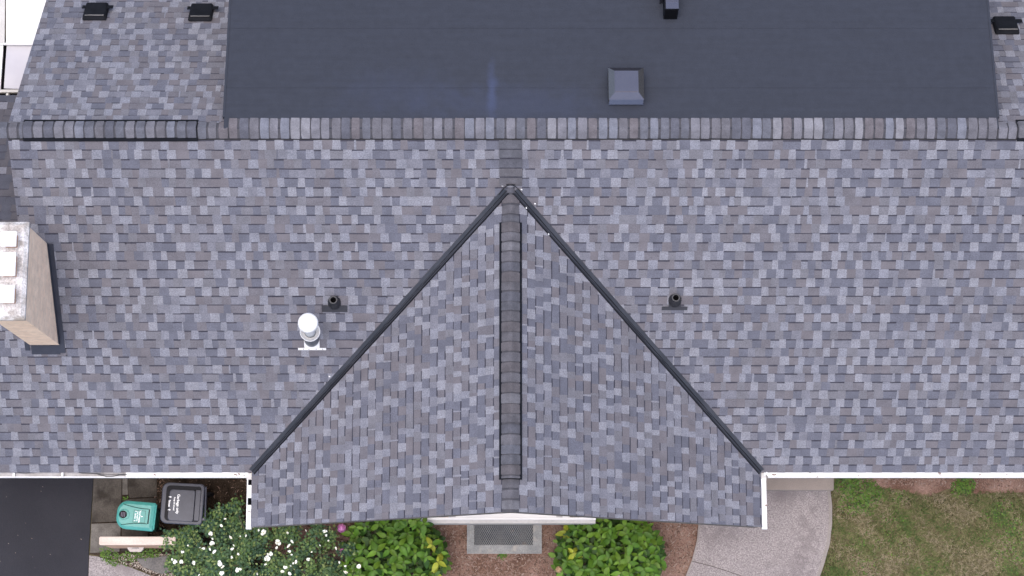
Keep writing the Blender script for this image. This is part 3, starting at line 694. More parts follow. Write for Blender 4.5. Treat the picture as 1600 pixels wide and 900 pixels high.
q = FRONT.hit(487, 529); u, v = FRONT.uv(q)
t = thing('flue_pipe', q, 'white metal flue pipe with a round cap and collar on the shingles', 'flue')
vb = FRONT.uv(FRONT.hit(487, 546))[1]
b = MB(); b.obox(FRONT.p(u - .112, v - .05, .012), FRONT.u * .224, FRONT.v * (vb - v + .04), FRONT.n * .006); b.obox(FRONT.p(u - .205, vb - .035, .0135), FRONT.u * .41, FRONT.v * .035 , FRONT.n * .008)
b.build('base_flashing', M['white'], t)
ax = Vector((.058, .0, 1.0)).normalized()
b = MB(); b.lathe([(.115, -.1), (.112, .10), (.085, .22), (.080, .62)], q, ax, 24, cap=False); b.build('flashing_cone', M['galv'], t, smooth=True)
b = MB(); b.lathe([(.078, .2), (.078, 1.28)], q, ax, 20); b.build('pipe', M['white'], t, smooth=True)
b = MB(); b.lathe([(.080, .50), (.10, .52), (.139, .56), (.146, .63), (.138, .632), (.126, .58), (.082, .55)], q, ax, 28, cap=False); b.build('collar', M['white'], t, smooth=True)
b = MB(); b.lathe([(.10, 1.24), (.139, 1.26), (.143, 1.31), (.141, 1.35), (.12, 1.38), (.06, 1.392), (.001, 1.395)], q, ax, 32); b.build('cap', M['white'], t, smooth=True)
b = MB()
for du in (-.13, -.05, .055, .15): b.obox(FRONT.p(u + du, vb - .022, .022), FRONT.u * .010, FRONT.v * .010, FRONT.n * .004)
b.build('nail_heads', M['black_plastic'], t)

# square vent hood on the flat roof
def dbox(mb, u0, v0, u1, v1, h0, h1, m=0): mb.obox(DORM.p(u0, v0, h0), DORM.u * (u1 - u0), DORM.v * (v1 - v0), DORM.n * (h1 - h0), m)
c = DORM.hit(978.5, 131, .2); u, v = DORM.uv(c)
t = thing('curb_vent', DORM.p(u, v, 0), 'square slate-grey vent hood with sloping rims on the dark flat roof', 'roof vent')
b = MB(); hw = .245
dbox(b, u - hw + .05, v - hw + .05, u + hw - .05, v + hw - .05, .001, .06); b.build('curb', M['dark_navy'], t)
b = MB(); dbox(b, u - hw + .035, v - hw + .035, u + hw - .035, v + hw - .035, .061, .206); b.build('core', M['hole'], t)
for k in range(3):
    b = MB(); z0 = .05 + k * .052
    b.prism([DORM.p(u + sx * (hw - .028), v + sy * (hw - .028), z0 + .030) for sx, sy in ((-1, -1), (1, -1), (1, 1), (-1, 1))], [DORM.p(u + sx * hw, v + sy * hw, z0) for sx, sy in ((-1, -1), (1, -1), (1, 1), (-1, 1))]); b.build('louvre', M['grey_metal'], t)
b = MB(); hz0, hz1, tw = .207, .275, .165
R0 = [DORM.p(u + sx * hw, v + sy * hw, hz0) for sx, sy in ((-1, -1), (1, -1), (1, 1), (-1, 1))]; R1 = [DORM.p(u + sx * tw, v + sy * tw, hz1) for sx, sy in ((-1, -1), (1, -1), (1, 1), (-1, 1))]
b.prism(R1, R0); b.build('hood', M['grey_metal'], t)
b = MB(); b.obox(DORM.p(u - tw + .008, v - tw + .008, hz1 + .001), DORM.u * (2 * tw - .016), DORM.v * (2 * tw - .016), DORM.n * .008); b.build('top_plate', M['grey_metal'], t)

c = DORM.hit(1047.5, 32, .0); u, v = DORM.uv(c)
t = thing('hood_vent', DORM.p(u, v, 0), 'small upright grey vent hood with dark open front on flat roof', 'roof vent')
b = MB(); dbox(b, u - .10, v + .02, u + .095, v + .42, .001, .30); b.build('housing', M['black_metal'], t)
b = MB(); dbox(b, u - .085, v + .14, u + .095, v + .45, .302, .322); dbox(b, u - .085, v + .02, u + .095, v + .139, .302, .316); b.build('hood', M['grey_metal'], t)
b = MB(); b.obox(DORM.p(u - .085, v + .012, .02), DORM.u * .165, DORM.v * .007, DORM.n * .26); b.build('opening', M['hole'], t)
b = MB(); dbox(b, u - .15, v + .26, u - .125, v + .6, .001, .31); b.build('conduit', M['grey_metal'], t)

# ------------------------------------------------------------------ white porch roof beside the rear slope
zp = 2.75
t = thing('porch_roof', at(30, 60, zp), 'bright white porch roof beside the rear shingle slope', 'porch roof')
def quad(mb, pxs, z, th=.03, m=0):
    P = [at(a, b_, z) for a, b_ in pxs]; mb.prism(P[::-1], [p - Vector((0, 0, th)) for p in P[::-1]], m)
b = MB(); quad(b, [(9.5, -120), (140, -120), (90, 66.5), (9.5, 66.5)], zp + .02, .06); b.build('roof_sheet', M['white'], t)
b = MB(); quad(b, [(-60, -120), (9, -120), (7, 66.5), (-60, 66.5)], zp - .01, .06); b.build('roof_sheet', M['white2'], t)
b = MB(); quad(b, [(-60, 66.8), (60, 66.8), (60, 70), (-60, 69)], zp + .01, .05); b.build('edge_trim', M['white'], t)
b = MB(); quad(b, [(10.5, 70.5), (60, 70.5), (52, 139.5), (6, 138)], zp - .06, .04); b.build('lower_panel', mat('lilac_panel', (.50, .49, .55), (.56, .55, .60), scale=2, rough=.5), t)
b = MB(); quad(b, [(-60, 70), (5.0, 70), (.5, 139), (-60, 139)], zp - .04, .05); b.build('side_trim', M['white'], t)
b = MB(); quad(b, [(-60, 139.8), (40, 139.8), (40, 144.2), (-60, 144.2)], zp - .04, .06); b.build('edge_trim', M['white2'], t)
b = MB(); quad(b, [(-60, 60), (60, 60), (60, 152), (-60, 152)], zp - .22, .05); b.build('under_frame', M['black_metal'], t)
b = MB(); q = at(11.5, 149, zp - .1); b.box(q.x - .018, q.y - .03, zp - .2, q.x + .018, q.y + .05, zp - .09); b.build('bracket', M['white'], t)

# ------------------------------------------------------------------ ground and paving
def pset(pxs, z=0.0): return [at(a, b_, z) for a, b_ in pxs]
hx0, hy1 = at(741, 820).x, at(741, 819).y; hx1, hy0 = at(833, 851).x, at(833, 852).y
R = 160.0
def ring_sheet(name, outer, z, m, kind='structure'):
    o4 = [(outer[0], outer[1]), (outer[2], outer[1]), (outer[2], outer[3]), (outer[0], outer[3])]; i4 = [(hx0, hy0), (hx1, hy0), (hx1, hy1), (hx0, hy1)]
    V = [(x, y, z) for x, y in o4 + i4]; o = mesh_obj(name, V, [(k, (k + 1) % 4, 4 + (k + 1) % 4, 4 + k) for k in range(4)], m, world=(0, 0, 0)); return tag(o, kind=kind)
tag(ring_sheet('ground', (-R, -R, R, R), -0.012, M['ground']), 'patchy dry lawn ground around the house')
bx0, bx1 = at(238, 850).x, at(1095, 850).x
ring_sheet('soil', (bx0, at(600, 990).y, bx1, Y_E + 1.2), -0.004, M['soil'])
def sheet(name, pts, z0, z1, m, kind='structure', parent=None):
    b = MB(); P = [Vector((p[0], p[1], z1)) for p in pts]; area = sum(P[i].x * P[(i + 1) % len(P)].y - P[(i + 1) % len(P)].x * P[i].y for i in range(len(P)))
    if area < 0: P = P[::-1]
    b.prism(P, [Vector((p.x, p.y, z0)) for p in P]); o = b.build(name, m, parent)
    return tag(o, kind=kind) if kind else o
sheet('driveway', pset([(-300, 600), (147.5, 600), (146, 748), (139, 860), (135, 990), (122, 1700), (-300, 1700)]), -.05, .02, M['asphalt'])
pad = sheet('patio', pset([(147.8, 690), (248, 690), (248, 862), (140.5, 866), (146.5, 748)]), -.05, .004, M['dark_soil'])
for pts, mm, z in (([(148, 690), (191, 690), (190.5, 770), (188.5, 814.5), (143.5, 816.5), (146.8, 748)], 'pad', .030),
                   ([(192.3, 690), (199.5, 690), (200, 773), (191.5, 773)], 'pad_light', .026),
                   ([(201, 690), (245, 690), (245.5, 776), (203, 778), (201, 772)], 'pad', .032),
                   ([(143.2, 818.5), (189, 817), (188.5, 838), (187, 862), (141, 864)], 'pad_light', .024),
                   ([(191, 817), (231, 816), (231, 860), (189.5, 861)], 'pad', .021),
                   ([(202, 780), (245, 778), (245, 814), (191, 815.5), (192, 782)], 'pad', .017)):
    o = sheet('slab', pset(pts), -.04, z, M[mm], None, pad)
    if mm == 'pad': o['label'] = 'dark stained aged concrete slab'
sheet('shade_bed', pset([(246, 690), (392, 690), (392, 760), (392, 905), (246, 862)]), -.04, .003, M['dark_soil'])['label'] = 'dark bare earth between the bins and the gable'
sheet('path', pset([(139.5, 868), (152, 869.5), (175, 876.5), (205, 887), (235, 899), (300, 925), (420, 990), (135.5, 990)]), -.05, .012, M['walk'])
gv = sheet('gravel_bed', pset([(141, 866.3), (262, 861), (330, 930), (300, 923), (235, 897.5), (205, 885.5), (175, 875), (152, 868)]), -.05, .0, M['dark_soil'])
st = sheet('stone_paver', pset([(213, 873), (240, 871), (262, 868), (275, 892), (252, 897), (224, 886)]), -.02, .045, M['stone_grey'], None)
tag(bevel(st, .01), 'rough grey stone paver lying in the gravel by the low wall', 'paver')
# front walk, edged, with a joint
Ledge = [(1093, 800), (1091, 820), (1088.5, 845), (1081, 875), (1070, 903), (1040, 990)]
Redge = [(1296.5, 764), (1299.5, 790), (1299.5, 818), (1296, 850), (1287, 882), (1279, 905), (1240, 990)]
Jl, Jr = (1080.5, 877), (1185, 908)
walk = sheet('walkway', pset([(1093, 690), (1296, 690)] + Redge + Ledge[::-1]), -.06, .045, M['walk'])
tag(walk, 'curved exposed-aggregate walk with pale edge')
def ribbon(name, pts, w0, w1, z, m, parent):
    P = [at(a, b_, 0) for a, b_ in pts]; V = []; 
    for i, p in enumerate(P):
        d = (P[min(i + 1, len(P) - 1)] - P[max(i - 1, 0)]); nrm = Vector((-d.y, d.x, 0)).normalized(); V += [(p.x + nrm.x * w0, p.y + nrm.y * w0, z), (p.x + nrm.x * w1, p.y + nrm.y * w1, z)]
    return mesh_obj(name, V, [(2 * i, 2 * i + 1, 2 * i + 3, 2 * i + 2) for i in range(len(P) - 1)], m, None, parent)
ribbon('walk_border', Redge, -.055, .0, .0495, M['walk_edge'], walk); ribbon('walk_border', Ledge, .0, .028, .0495, M['walk_edge'], walk)
ribbon('joint', [Jl, (1110, 884.5), (1140, 894), (1160, 901), Jr, (1250, 930)], -.006, .006, .0497, mat('joint_dark', (.10, .08, .08)), walk)
stp = sheet('step', pset([(1190, 690), (1303, 690), (1303, 766), (1190, 766)], .15), -.05, .15, M['step']); bevel(stp, .012); tag(stp, 'tan concrete porch step under the gutter')
dirt = sheet('dirt', pset([(1316, 690), (1700, 690), (1900, 690), (1900, 772), (1600, 769), (1530, 772), (1480, 764), (1450, 776), (1425, 771), (1390, 765), (1350, 757), (1316, 752)]), -.05, .0, M['soil'])

# ------------------------------------------------------------------ small scattered ground cover (countless)
def inside(p, poly):
    c = False; n = len(poly)
    for i in range(n):
        a, b_ = poly[i], poly[(i + 1) % n]
        if (a.y > p.y) != (b_.y > p.y) and p.x < (b_.x - a.x) * (p.y - a.y) / (b_.y - a.y) + a.x: c = not c
    return c
def scatter(poly, n, r):
    xs = [p.x for p in poly]; ys = [p.y for p in poly]; k = 0
    while k < n:
        p = Vector((r.uniform(min(xs), max(xs)), r.uniform(min(ys), max(ys)), 0))
        if inside(p, poly): k += 1; yield p
def chips(name, poly, n, mats, wts, sz, label, z=0.0, flat=.4, avoid=None, seed=1):
    r = random.Random(seed); mb = MB()
    for p in scatter(poly, n, r):
        if avoid and avoid(p): continue
        l, wd = r.uniform(*sz), r.uniform(sz[0] * .35, sz[0] * .9); a = r.uniform(0, 2 * pi); ex = Vector((cos(a) * l, sin(a) * l, r.uniform(-flat, flat) * l)); ey = Vector((-sin(a) * wd, cos(a) * wd, r.uniform(-flat, flat) * wd))
        mb.obox(p + Vector((0, 0, z)), ex, ey, Vector((0, 0, wd * .35)), r.choices(range(len(mats)), wts)[0])
    return tag(mb.build(name, mats), label, None, None, 'stuff')
inwell = lambda p: hx0 - .13 < p.x < hx1 + .13 and hy0 - .15 < p.y < hy1 + .1
bed = pset([(500, 808), (1090, 808), (1084, 870), (1066, 915), (500, 915)])
chips('mulch', bed, 8500, CH, (5, 4, 1.6, 3), (.018, .055), 'brown shredded mulch of the planting bed', 0, .3, inwell, 2)
chips('dirt_litter', pset([(1316, 745), (1640, 745), (1640, 768), (1316, 756)]), 900, CH, (5, 3, 2, 2), (.015, .05), 'brown litter under the gutter', 0, .3, None, 3)
chips('leaf_litter', pset([(246, 748), (392, 748), (392, 900), (246, 850)]), 700, CH, (3, 4, .6, 4), (.015, .045), 'dry litter on dark earth beside the bins', 0, .3, None, 4)
chips('gravel', pset([(150, 868), (262, 866), (272, 905), (235, 896), (176, 873)]), 900, PB, (4, 4, 2, 4), (.014, .04), 'pale gravel below the low wall', 0.0, .3, lambda p: inside(p, pset([(213, 873), (240, 871), (262, 868), (275, 892), (252, 897), (224, 886)])), 5)
chips('slab_litter', pset([(242, 748), (256, 748), (256, 830), (236, 836)]), 160, CH + PB[:1], (3, 3, 1, 3, 1), (.012, .04), 'dry leaf bits between slab and black bin', .01, .3, None, 6)
chips('driveway_litter', pset([(-60, 760), (138, 760), (130, 910), (-60, 910)]), 26, PB, (2, 3, 1, 3), (.008, .022), 'few pale bits of litter on the asphalt drive', .021, .1, None, 7)
def hash2(x, y):
    return (sin(x * 4.1 + 1.3 * sin(y * 3.7)) + sin(y * 5.9 + 1.4 * sin(x * 4.3 + 1)) + sin((x + y) * 9.3 + 2 * sin(x * 3))) / 3
lawn = pset([(1300, 766), (1320, 754), (1390, 764), (1450, 774), (1530, 770), (1680, 768), (1680, 930), (1278, 930), (1290, 885), (1299, 840), (1302, 800)])
r = random.Random(8); gm = MB()
def tuft(mb, p, r, n, hgt, wid, mi, lean=.8):
    for _ in range(n):
        a = r.uniform(0, 2 * pi); h_ = hgt * r.uniform(.6, 1.2); ln = lean * r.uniform(.4, 1.3); d = Vector((cos(a), sin(a), 0)); s_ = Vector((-sin(a), cos(a), 0)) * wid
        q = p + Vector((r.uniform(-.02, .02), r.uniform(-.02, .02), 0)); m1 = q + d * h_ * ln * .4 + Vector((0, 0, h_ * .7)); e1 = q + d * h_ * ln * 1.1 + Vector((0, 0, h_ * .8))
        mb.add([q - s_ * .7, q + s_ * .7, m1 + s_, m1 - s_, e1], [(0, 1, 2, 3), (3, 2, 4)], mi)
for p in scatter(lawn, 13000, r):
    hsh = hash2(p.x, p.y) + r.uniform(-.75, .75)
    if hsh < -.75 : 
        if r.random() < .6: continue
    mi = 2 if hsh > .85 else 0 if hsh > .18 else 1 if hsh > -.5 else 3
    tuft(gm, p, r, 3, .045, .0055, mi, 1.2)
tag(gm.build('grass', GR), 'thin patchy half-dry lawn grass', None, None, 'stuff')
def leafy(name, spots, mats, sz, label, seed):
    r = random.Random(seed); mb = MB()
    for (px, py, rad, n, hgt) in spots:
        c = at(px, py, 0)
        for _ in range(n):
            rr = rad * sqrt(r.random()); a = r.uniform(0, 2 * pi); p = c + Vector((cos(a) * rr * 1.25, sin(a) * rr, r.uniform(.01, hgt) * (1.1 - rr / rad * .6)))
            b_ = r.uniform(0, 2 * pi); l = sz * r.uniform(.6, 1.3); d = Vector((cos(b_), sin(b_), r.uniform(-.3, .35))); s_ = Vector((-sin(b_), cos(b_), r.uniform(-.4, .4))) * l * .38
            mb.add([p, p + d * l * .5 + s_, p + d * l, p + d * l * .5 - s_], [(0, 1, 2, 3)], r.choices(range(len(mats)), (4, 3, 2))[0])
    return tag(mb.build(name, mats), label, None, None, 'stuff')
leafy('weeds', [(1322, 757, .16, 260, .08), (1345, 766, .24, 420, .10), (1365, 775, .17, 220, .08), (1335, 785, .22, 330, .08), (1352, 792, .14, 140, .06), (1405, 778, .12, 70, .05),
                (1508, 757, .13, 200, .09), (1500, 765, .14, 190, .08), (1570, 800, .22, 170, .05), (1590, 830, .25, 260, .06), (1555, 805, .2, 130, .05), (1585, 870, .3, 330, .06), (1450, 890, .3, 130, .04),
                (1400, 810, .22, 110, .04), (1350, 850, .25, 110, .04), (1395, 855, .3, 140, .04), (1345, 890, .25, 140, .04), (1545, 845, .2, 90, .04)], WD, .035, 'low green weeds spreading in the lawn', 21)
leafy('ground_weeds', [(172, 869, .12, 150, .08), (165, 862, .08, 70, .08), (228, 863, .12, 150, .1), (240, 866, .09, 90, .08), (195, 873, .12, 60, .05), (212, 867, .10, 60, .05), (196, 778, .03, 20, .03), (178, 880, .05, 30, .05), (785, 867, .07, 70, .05)], WD, .03, 'small green weeds by the low wall and the window well', 22)

# ------------------------------------------------------------------ low wall and block
zw = .98
t = thing('low_wall', at(220, 848, 0), 'low salmon brick wall with pale stone coping beside the bins', 'wall')
P = pset([(155, 838.5), (274, 838.5), (274, 851.5), (154.5, 851.5)], zw)
b = MB(); b.prism(P[::-1], [p - Vector((0, 0, .09)) for p in P[::-1]]); bevel(b.build('coping', M['limestone'], t), .012)
b = MB(); b.box(P[0].x + .02, P[3].y + .008, 0, P[1].x - .05, P[0].y - .03, zw - .091); b.build('wall_body', M['salmon'], t)
yw = P[3].y + .007
t = thing('flared_block', (at(212, 862).x, yw - .1, 0), 'small white flared block against the front of the low wall', 'block')
q0 = at(200, 855, .25); cx = at(212.5, 858, .25).x
b = MB(); b.prism([(cx - .135, yw - .001, .30), (cx - .12, yw - .035, .30), (cx - .085, yw - .075, .30), (cx + .085, yw - .075, .30), (cx + .12, yw - .035, .30), (cx + .135, yw - .001, .30)][::-1],
                 [(cx - .10, yw - .001, .05), (cx - .09, yw - .025, .05), (cx - .06, yw - .055, .05), (cx + .06, yw - .055, .05), (cx + .09, yw - .025, .05), (cx + .10, yw - .001, .05)][::-1]); b.build('body', M['block_white'], t)
b = MB(); b.box(cx - .06, yw - .02, .3005, cx + .06, yw - .010, .304); b.build('slot', M['stone_grey'], t)

# ------------------------------------------------------------------ bins
def rring(cx, cy, hx, hy, rad, n=5, yaw=0.0, fl=None):
    """rounded rectangle; fl = radius on the -x (front) corners"""
    P = []
    for (sx, sy, a0) in ((1, 1, 0), (-1, 1, pi / 2), (-1, -1, pi), (1, -1, 1.5 * pi)):
        rr = (fl if (fl and sx < 0) else rad)
        for k in range(n + 1):
            a = a0 + pi / 2 * k / n; x, y = sx * (hx - rr) + rr * cos(a), sy * (hy - rr) + rr * sin(a); P.append((cx + x * cos(yaw) - y * sin(yaw), cy + x * sin(yaw) + y * cos(yaw)))
    return P
def ring_solid(mb, rings, m=0):
    n = len(rings[0]); V = [p for rg in rings for p in rg]; Fc = [tuple(reversed(range(n)))]
    for i in range(len(rings) - 1): Fc += [(i * n + k, i * n + (k + 1) % n, (i + 1) * n + (k + 1) % n, (i + 1) * n + k) for k in range(n)]
    Fc.append(tuple(range((len(rings) - 1) * n, len(rings) * n))); mb.add(V, Fc, m)
def text(name, s, size, c, rot, z, parent, bold=.0):
    cu = bpy.data.curves.new(name, 'FONT'); cu.body = s; cu.size = size; cu.align_x = 'CENTER'; cu.align_y = 'CENTER'; cu.offset = bold; cu.extrude = .0006
    o = bpy.data.objects.new(name, cu); COL.objects.link(o); bpy.context.view_layer.update()
    me = bpy.data.meshes.new_from_object(o.evaluated_get(bpy.context.evaluated_depsgraph_get())); bpy.data.objects.remove(o); bpy.data.curves.remove(cu)
    me.materials.clear(); me.materials.append(M['print']); ob = bpy.data.objects.new(name, me); link(ob, parent); ob.location = Vector((c[0], c[1], z)) - wloc(parent); ob.rotation_euler = (0, 0, rot); return ob
def arrow(c, d, size, z, parent):
    """white arrow print pointing along d"""
    d = Vector((cos(d), sin(d), 0)); s_ = Vector((-d.y, d.x, 0)); c = Vector((c[0], c[1], z)); k = size
    V = [c + d * k, c + s_ * k * .55, c + s_ * k * .2, c - d * k * .8 + s_ * k * .2, c - d * k * .8 - s_ * k * .2, c - s_ * k * .2, c - s_ * k * .55]
    mesh_obj('arrow', V, [(0, 1, 2, 3, 4, 5, 6)], M['print'], None, parent)
# black bin: lid opens toward +x side (hinge on the right)
zb_ = 1.08
cB = at(284, 786.5, zb_); hx, hy = (at(317.5, 786, zb_).x - at(251.5, 786, zb_).x) / 2, .325
yaw = radians(-3)
t = thing('garbage_bin', (cB.x, cB.y, 0), 'black wheeled garbage bin with white lettering on its lid', 'bin')
def RR(c, z, hx, hy, rad, dx=0, fl=None, yw=yaw, dy=0): return [(x, y, z) for x, y in rring(c.x + dx, c.y + dy, hx, hy, rad, 5, yw, fl)]
b = MB(); ring_solid(b, [RR(cB, .06, hx * .74, hy * .78, .05), RR(cB, .9, hx * .9, hy * .9, .06), RR(cB, .98, hx * .93, hy * .94, .06)]); b.build('body', M['bin_black'], t)
b = MB(); ring_solid(b, [RR(cB, .985, hx, hy, .06, fl=.11), RR(cB, 1.025, hx, hy, .06, fl=.11), RR(cB, 1.034, hx - .012, hy - .012, .055, fl=.10)]); lid = b.build('lid', M['bin_black'], t)
b = MB(); ring_solid(b, [RR(cB, 1.035, hx - .058, hy - .045, .04, fl=.06, dx=.01, dy=.0), RR(cB, 1.037, hx - .060, hy - .046, .04, fl=.06, dx=.01, dy=.0)]); b.build('lid_recess', M['bin_dark'], lid)
b = MB(); ring_solid(b, [RR(cB, 1.0375, .205, hy - .075, .03, fl=.05, dx=-.01, dy=-.03), RR(cB, 1.05, .197, hy - .083, .03, fl=.05, dx=-.01, dy=-.03)]); b.build('lid_panel', M['bin_black'], lid)
b = MB(); ring_solid(b, [RR(cB, 1.0375, .040, hy - .08, .012, dx=.243, dy=-.03), RR(cB, 1.051, .036, hy - .086, .012, dx=.243, dy=-.03)]); b.build('hinge_panel', M['bin_black'], lid)
b = MB(); b.tube([(cB.x + hx + .03, cB.y + hy * .82, 1.0), (cB.x + hx + .03, cB.y - hy * .82, 1.0)], .014, 8); 
for sy in (-.75, .75): b.box(cB.x + hx - .02, cB.y + sy * hy - .02, .97, cB.x + hx + .03, cB.y + sy * hy + .02, 1.005)
b.build('handle', M['bin_black'], t)
for sy in (-.7, .7):
    b = MB(); b.lathe([(.001, -.03), (.12, -.03), (.13, 0), (.12, .03), (.001, .03)], (cB.x + hx * .72, cB.y + sy * hy, .13), Vector((0, 1, 0)), 18); b.build('wheel', M['bin_dark'], t)
rt = -pi / 2 + yaw
zt2 = 1.0508
def TP(px, py): return at(px, py, 1.05)
text('lettering', 'Garbage only', .058, TP(278, 787.5), rt, zt2, lid, .0012)
text('lettering', 'Keep lid closed', .034, TP(272.2, 787), rt, zt2, lid, .0008)
text('lettering', 'Street', .044, TP(264.7, 786.5), rt, zt2, lid, .001)
arrow(TP(266, 776.4), yaw, .026, zt2, lid); arrow(TP(264.3, 796.5), yaw, .026, zt2, lid)

# green bin
zg_ = 1.02
cG = at(211.5, 805.5, zg_); hx, hy = .30, .225; yaw = radians(-5)
t = thing('organics_bin', (cG.x, cG.y, 0), 'teal green wheeled bin with a round dark vent in its lid', 'bin')
b = MB(); ring_solid(b, [RR(cG, .06, hx * .72, hy * .78, .05, yw=yaw), RR(cG, .88, hx * .88, hy * .9, .06, fl=.12, yw=yaw), RR(cG, .95, hx * .92, hy * .94, .06, fl=.13, yw=yaw)]); b.build('body', M['green_plastic'], t)
b = MB(); ring_solid(b, [RR(cG, .955, hx, hy, .02, fl=.17, yw=yaw), RR(cG, 1.0, hx, hy, .02, fl=.17, yw=yaw), RR(cG, 1.012, hx - .012, hy - .012, .02, fl=.16, yw=yaw), RR(cG, 1.03, hx - .05, hy - .05, .02, fl=.13, yw=yaw, dx=-.01)]); lid = b.build('lid', M['green_plastic'], t)
def gp(x, y, z): return Vector((cG.x + x * cos(yaw) - y * sin(yaw), cG.y + x * sin(yaw) + y * cos(yaw), z))
for sy in (-1, 1):
    b = MB(); b.tube([gp(-.21, sy * .165, 1.029), gp(-.1, sy * .142, 1.033), gp(0, sy * .125, 1.033), gp(.1, sy * .117, 1.033), gp(.20, sy * .117, 1.03)], .007, 6); b.build('lid_groove', M['green_dark'], lid)
b = MB(); b.lathe([(.088, 0), (.088, .010), (.080, .012), (.074, .004)], gp(-.178, 0, 1.028), Vector((0, 0, 1)), 26, cap=False); b.build('vent_ring', M['green_plastic'], lid)
b = MB(); b.lathe([(.060, 0), (.060, .016), (.052, .018), (.048, .006), (.001, .006)], gp(-.192, 0, 1.028), Vector((0, 0, 1)), 24, cap=False); b.build('vent', M['bin_dark'], lid)
b = MB()
for k in (-1, 0, 1): b.obox(gp(-.192 + k * .026 - .008, -.036, 1.036), gp(1, 0, 0) * 0 + Vector((.014 * cos(yaw), .014 * sin(yaw), 0)), Vector((-sin(yaw) * .072, cos(yaw) * .072, 0)), Vector((0, 0, .008)))
b.build('vent_slats', mat('vent_grey', (.16, .14, .18)), lid)
b = MB()
for (xa_, ya_, xb_, yb_) in ((-.03, -.105, -.025, .085), (.155, -.105, .16, .085), (-.03, -.108, .16, -.102), (-.03, .08, .16, .086)): 
    b.obox(gp(xa_, ya_, 1.0295), gp(xb_, ya_, 0) - gp(xa_, ya_, 0), gp(xa_, yb_, 0) - gp(xa_, ya_, 0), Vector((0, 0, .004)))
b.build('panel_frame', M['green_dark'], lid)
b = MB(); b.obox(gp(.205, -.115, 1.0), gp(.018, 0, 0) - gp(0, 0, 0), gp(0, .23, 0) - gp(0, 0, 0), Vector((0, 0, .036))); b.obox(gp(.245, -.11, 1.005), gp(.03, 0, 0) - gp(0, 0, 0), gp(0, .22, 0) - gp(0, 0, 0), Vector((0, 0, .010))); 
b.build('hinge_slot', M['bin_dark'], lid)
b = MB(); b.tube([gp(.305, -.2, .99), gp(.305, .2, .99)], .016, 8)
for sy in (-.17, .17): b.obox(gp(.24, sy - .025, .96), gp(.07, 0, 0) - gp(0, 0, 0), gp(0, .05, 0) - gp(0, 0, 0), Vector((0, 0, .04)))
b.build('handle', M['green_plastic'], t)
for sy in (-.7, .7):
    b = MB(); b.lathe([(.001, -.025), (.11, -.025), (.12, 0), (.11, .025), (.001, .025)], (cG.x + hx * .7, cG.y + sy * hy, .12), Vector((0, 1, 0)), 18); b.build('wheel', M['bin_dark'], t)
rt = -pi / 2 + yaw
text('lettering', 'Yard waste', .042, gp(.072, -.01, 0), rt, 1.0345, lid, .001)
text('lettering', 'and organics', .030, gp(.038, -.01, 0), rt, 1.0345, lid, .0008)
text('lettering', 'Street', .034, gp(.003, -.01, 0), rt, 1.0345, lid, .0008)
arrow(gp(.105, -.008, 0), yaw, .02, 1.0345, lid); arrow(gp(.005, .066, 0), yaw, .016, 1.0345, lid); arrow(gp(.0, -.082, 0), yaw, .016, 1.0345, lid)

# ------------------------------------------------------------------ window well
t = thing('window_well', at(788, 842, 0), 'window well with galvanised rim and perforated mesh cover under the gable', 'window well')
x0, x1, y1, y0 = at(730, 842, .12).x, at(846, 842, .12).x, at(788, 816, .12).y, at(788, 864.5, .12).y
b = MB(); b.box(hx0 - .01, hy0 - .01, -.45, hx1 + .01, hy1 + .01, -.40); b.build('well_floor', M['well_in'], t)
b = MB()
for (a, c_, d_, e_) in ((x0, y0, x1, hy0), (x0, hy1, x1, y1), (x0, hy0 + .001, hx0, hy1 - .001), (hx1, hy0 + .001, x1, hy1 - .001)): b.box(a, c_, .03, d_, e_, .075)
for (a, c_, d_, e_) in ((hx0 - .012, hy0, hx0, hy1), (hx1, hy0, hx1 + .012, hy1), (hx0, hy0 - .012, hx1, hy0), (hx0, hy1, hx1, hy1 + .012)): b.box(a, c_, -.45, d_, e_, .029)
b.build('well_rim', M['galv'], t)
b = MB()
for (a, c_, d_, e_) in ((x0 - .004, y0 - .004, x1 + .004, y0 + .012), (x0 - .004, y1 - .012, x1 + .004, y1 + .004), (x0 - .004, y0 + .013, x0 + .012, y1 - .013), (x1 - .012, y0 + .013, x1 + .004, y1 - .013)): b.box(a, c_, .076, d_, e_, .10)
b.build('cover_frame', M['galv'], t)
b = MB(); sl_ = 1.7; step = .034; W_, H_ = x1 - x0, y1 - y0
for sgn in (1, -1):
    k = -H_ / sl_
    while k < W_:
        a0, a1 = max(0, k), min(W_, k + H_ / sl_)
        if a1 - a0 > .01:
            yA, yB = (a0 - k) * sl_, (a1 - k) * sl_
            if sgn > 0: P0, P1 = Vector((x0 + a0, y0 + yA, .085)), Vector((x0 + a1, y0 + yB, .085))
            else: P0, P1 = Vector((x0 + a0, y1 - yA, .089)), Vector((x0 + a1, y1 - yB, .089))
            d = (P1 - P0); nrm = Vector((-d.y, d.x, 0)).normalized() * .0026; b.obox(P0 - nrm, d, nrm * 2, Vector((0, 0, .003)))
        k += step
tag(b.build('cover_mesh', M['galv'], t), kind='stuff')

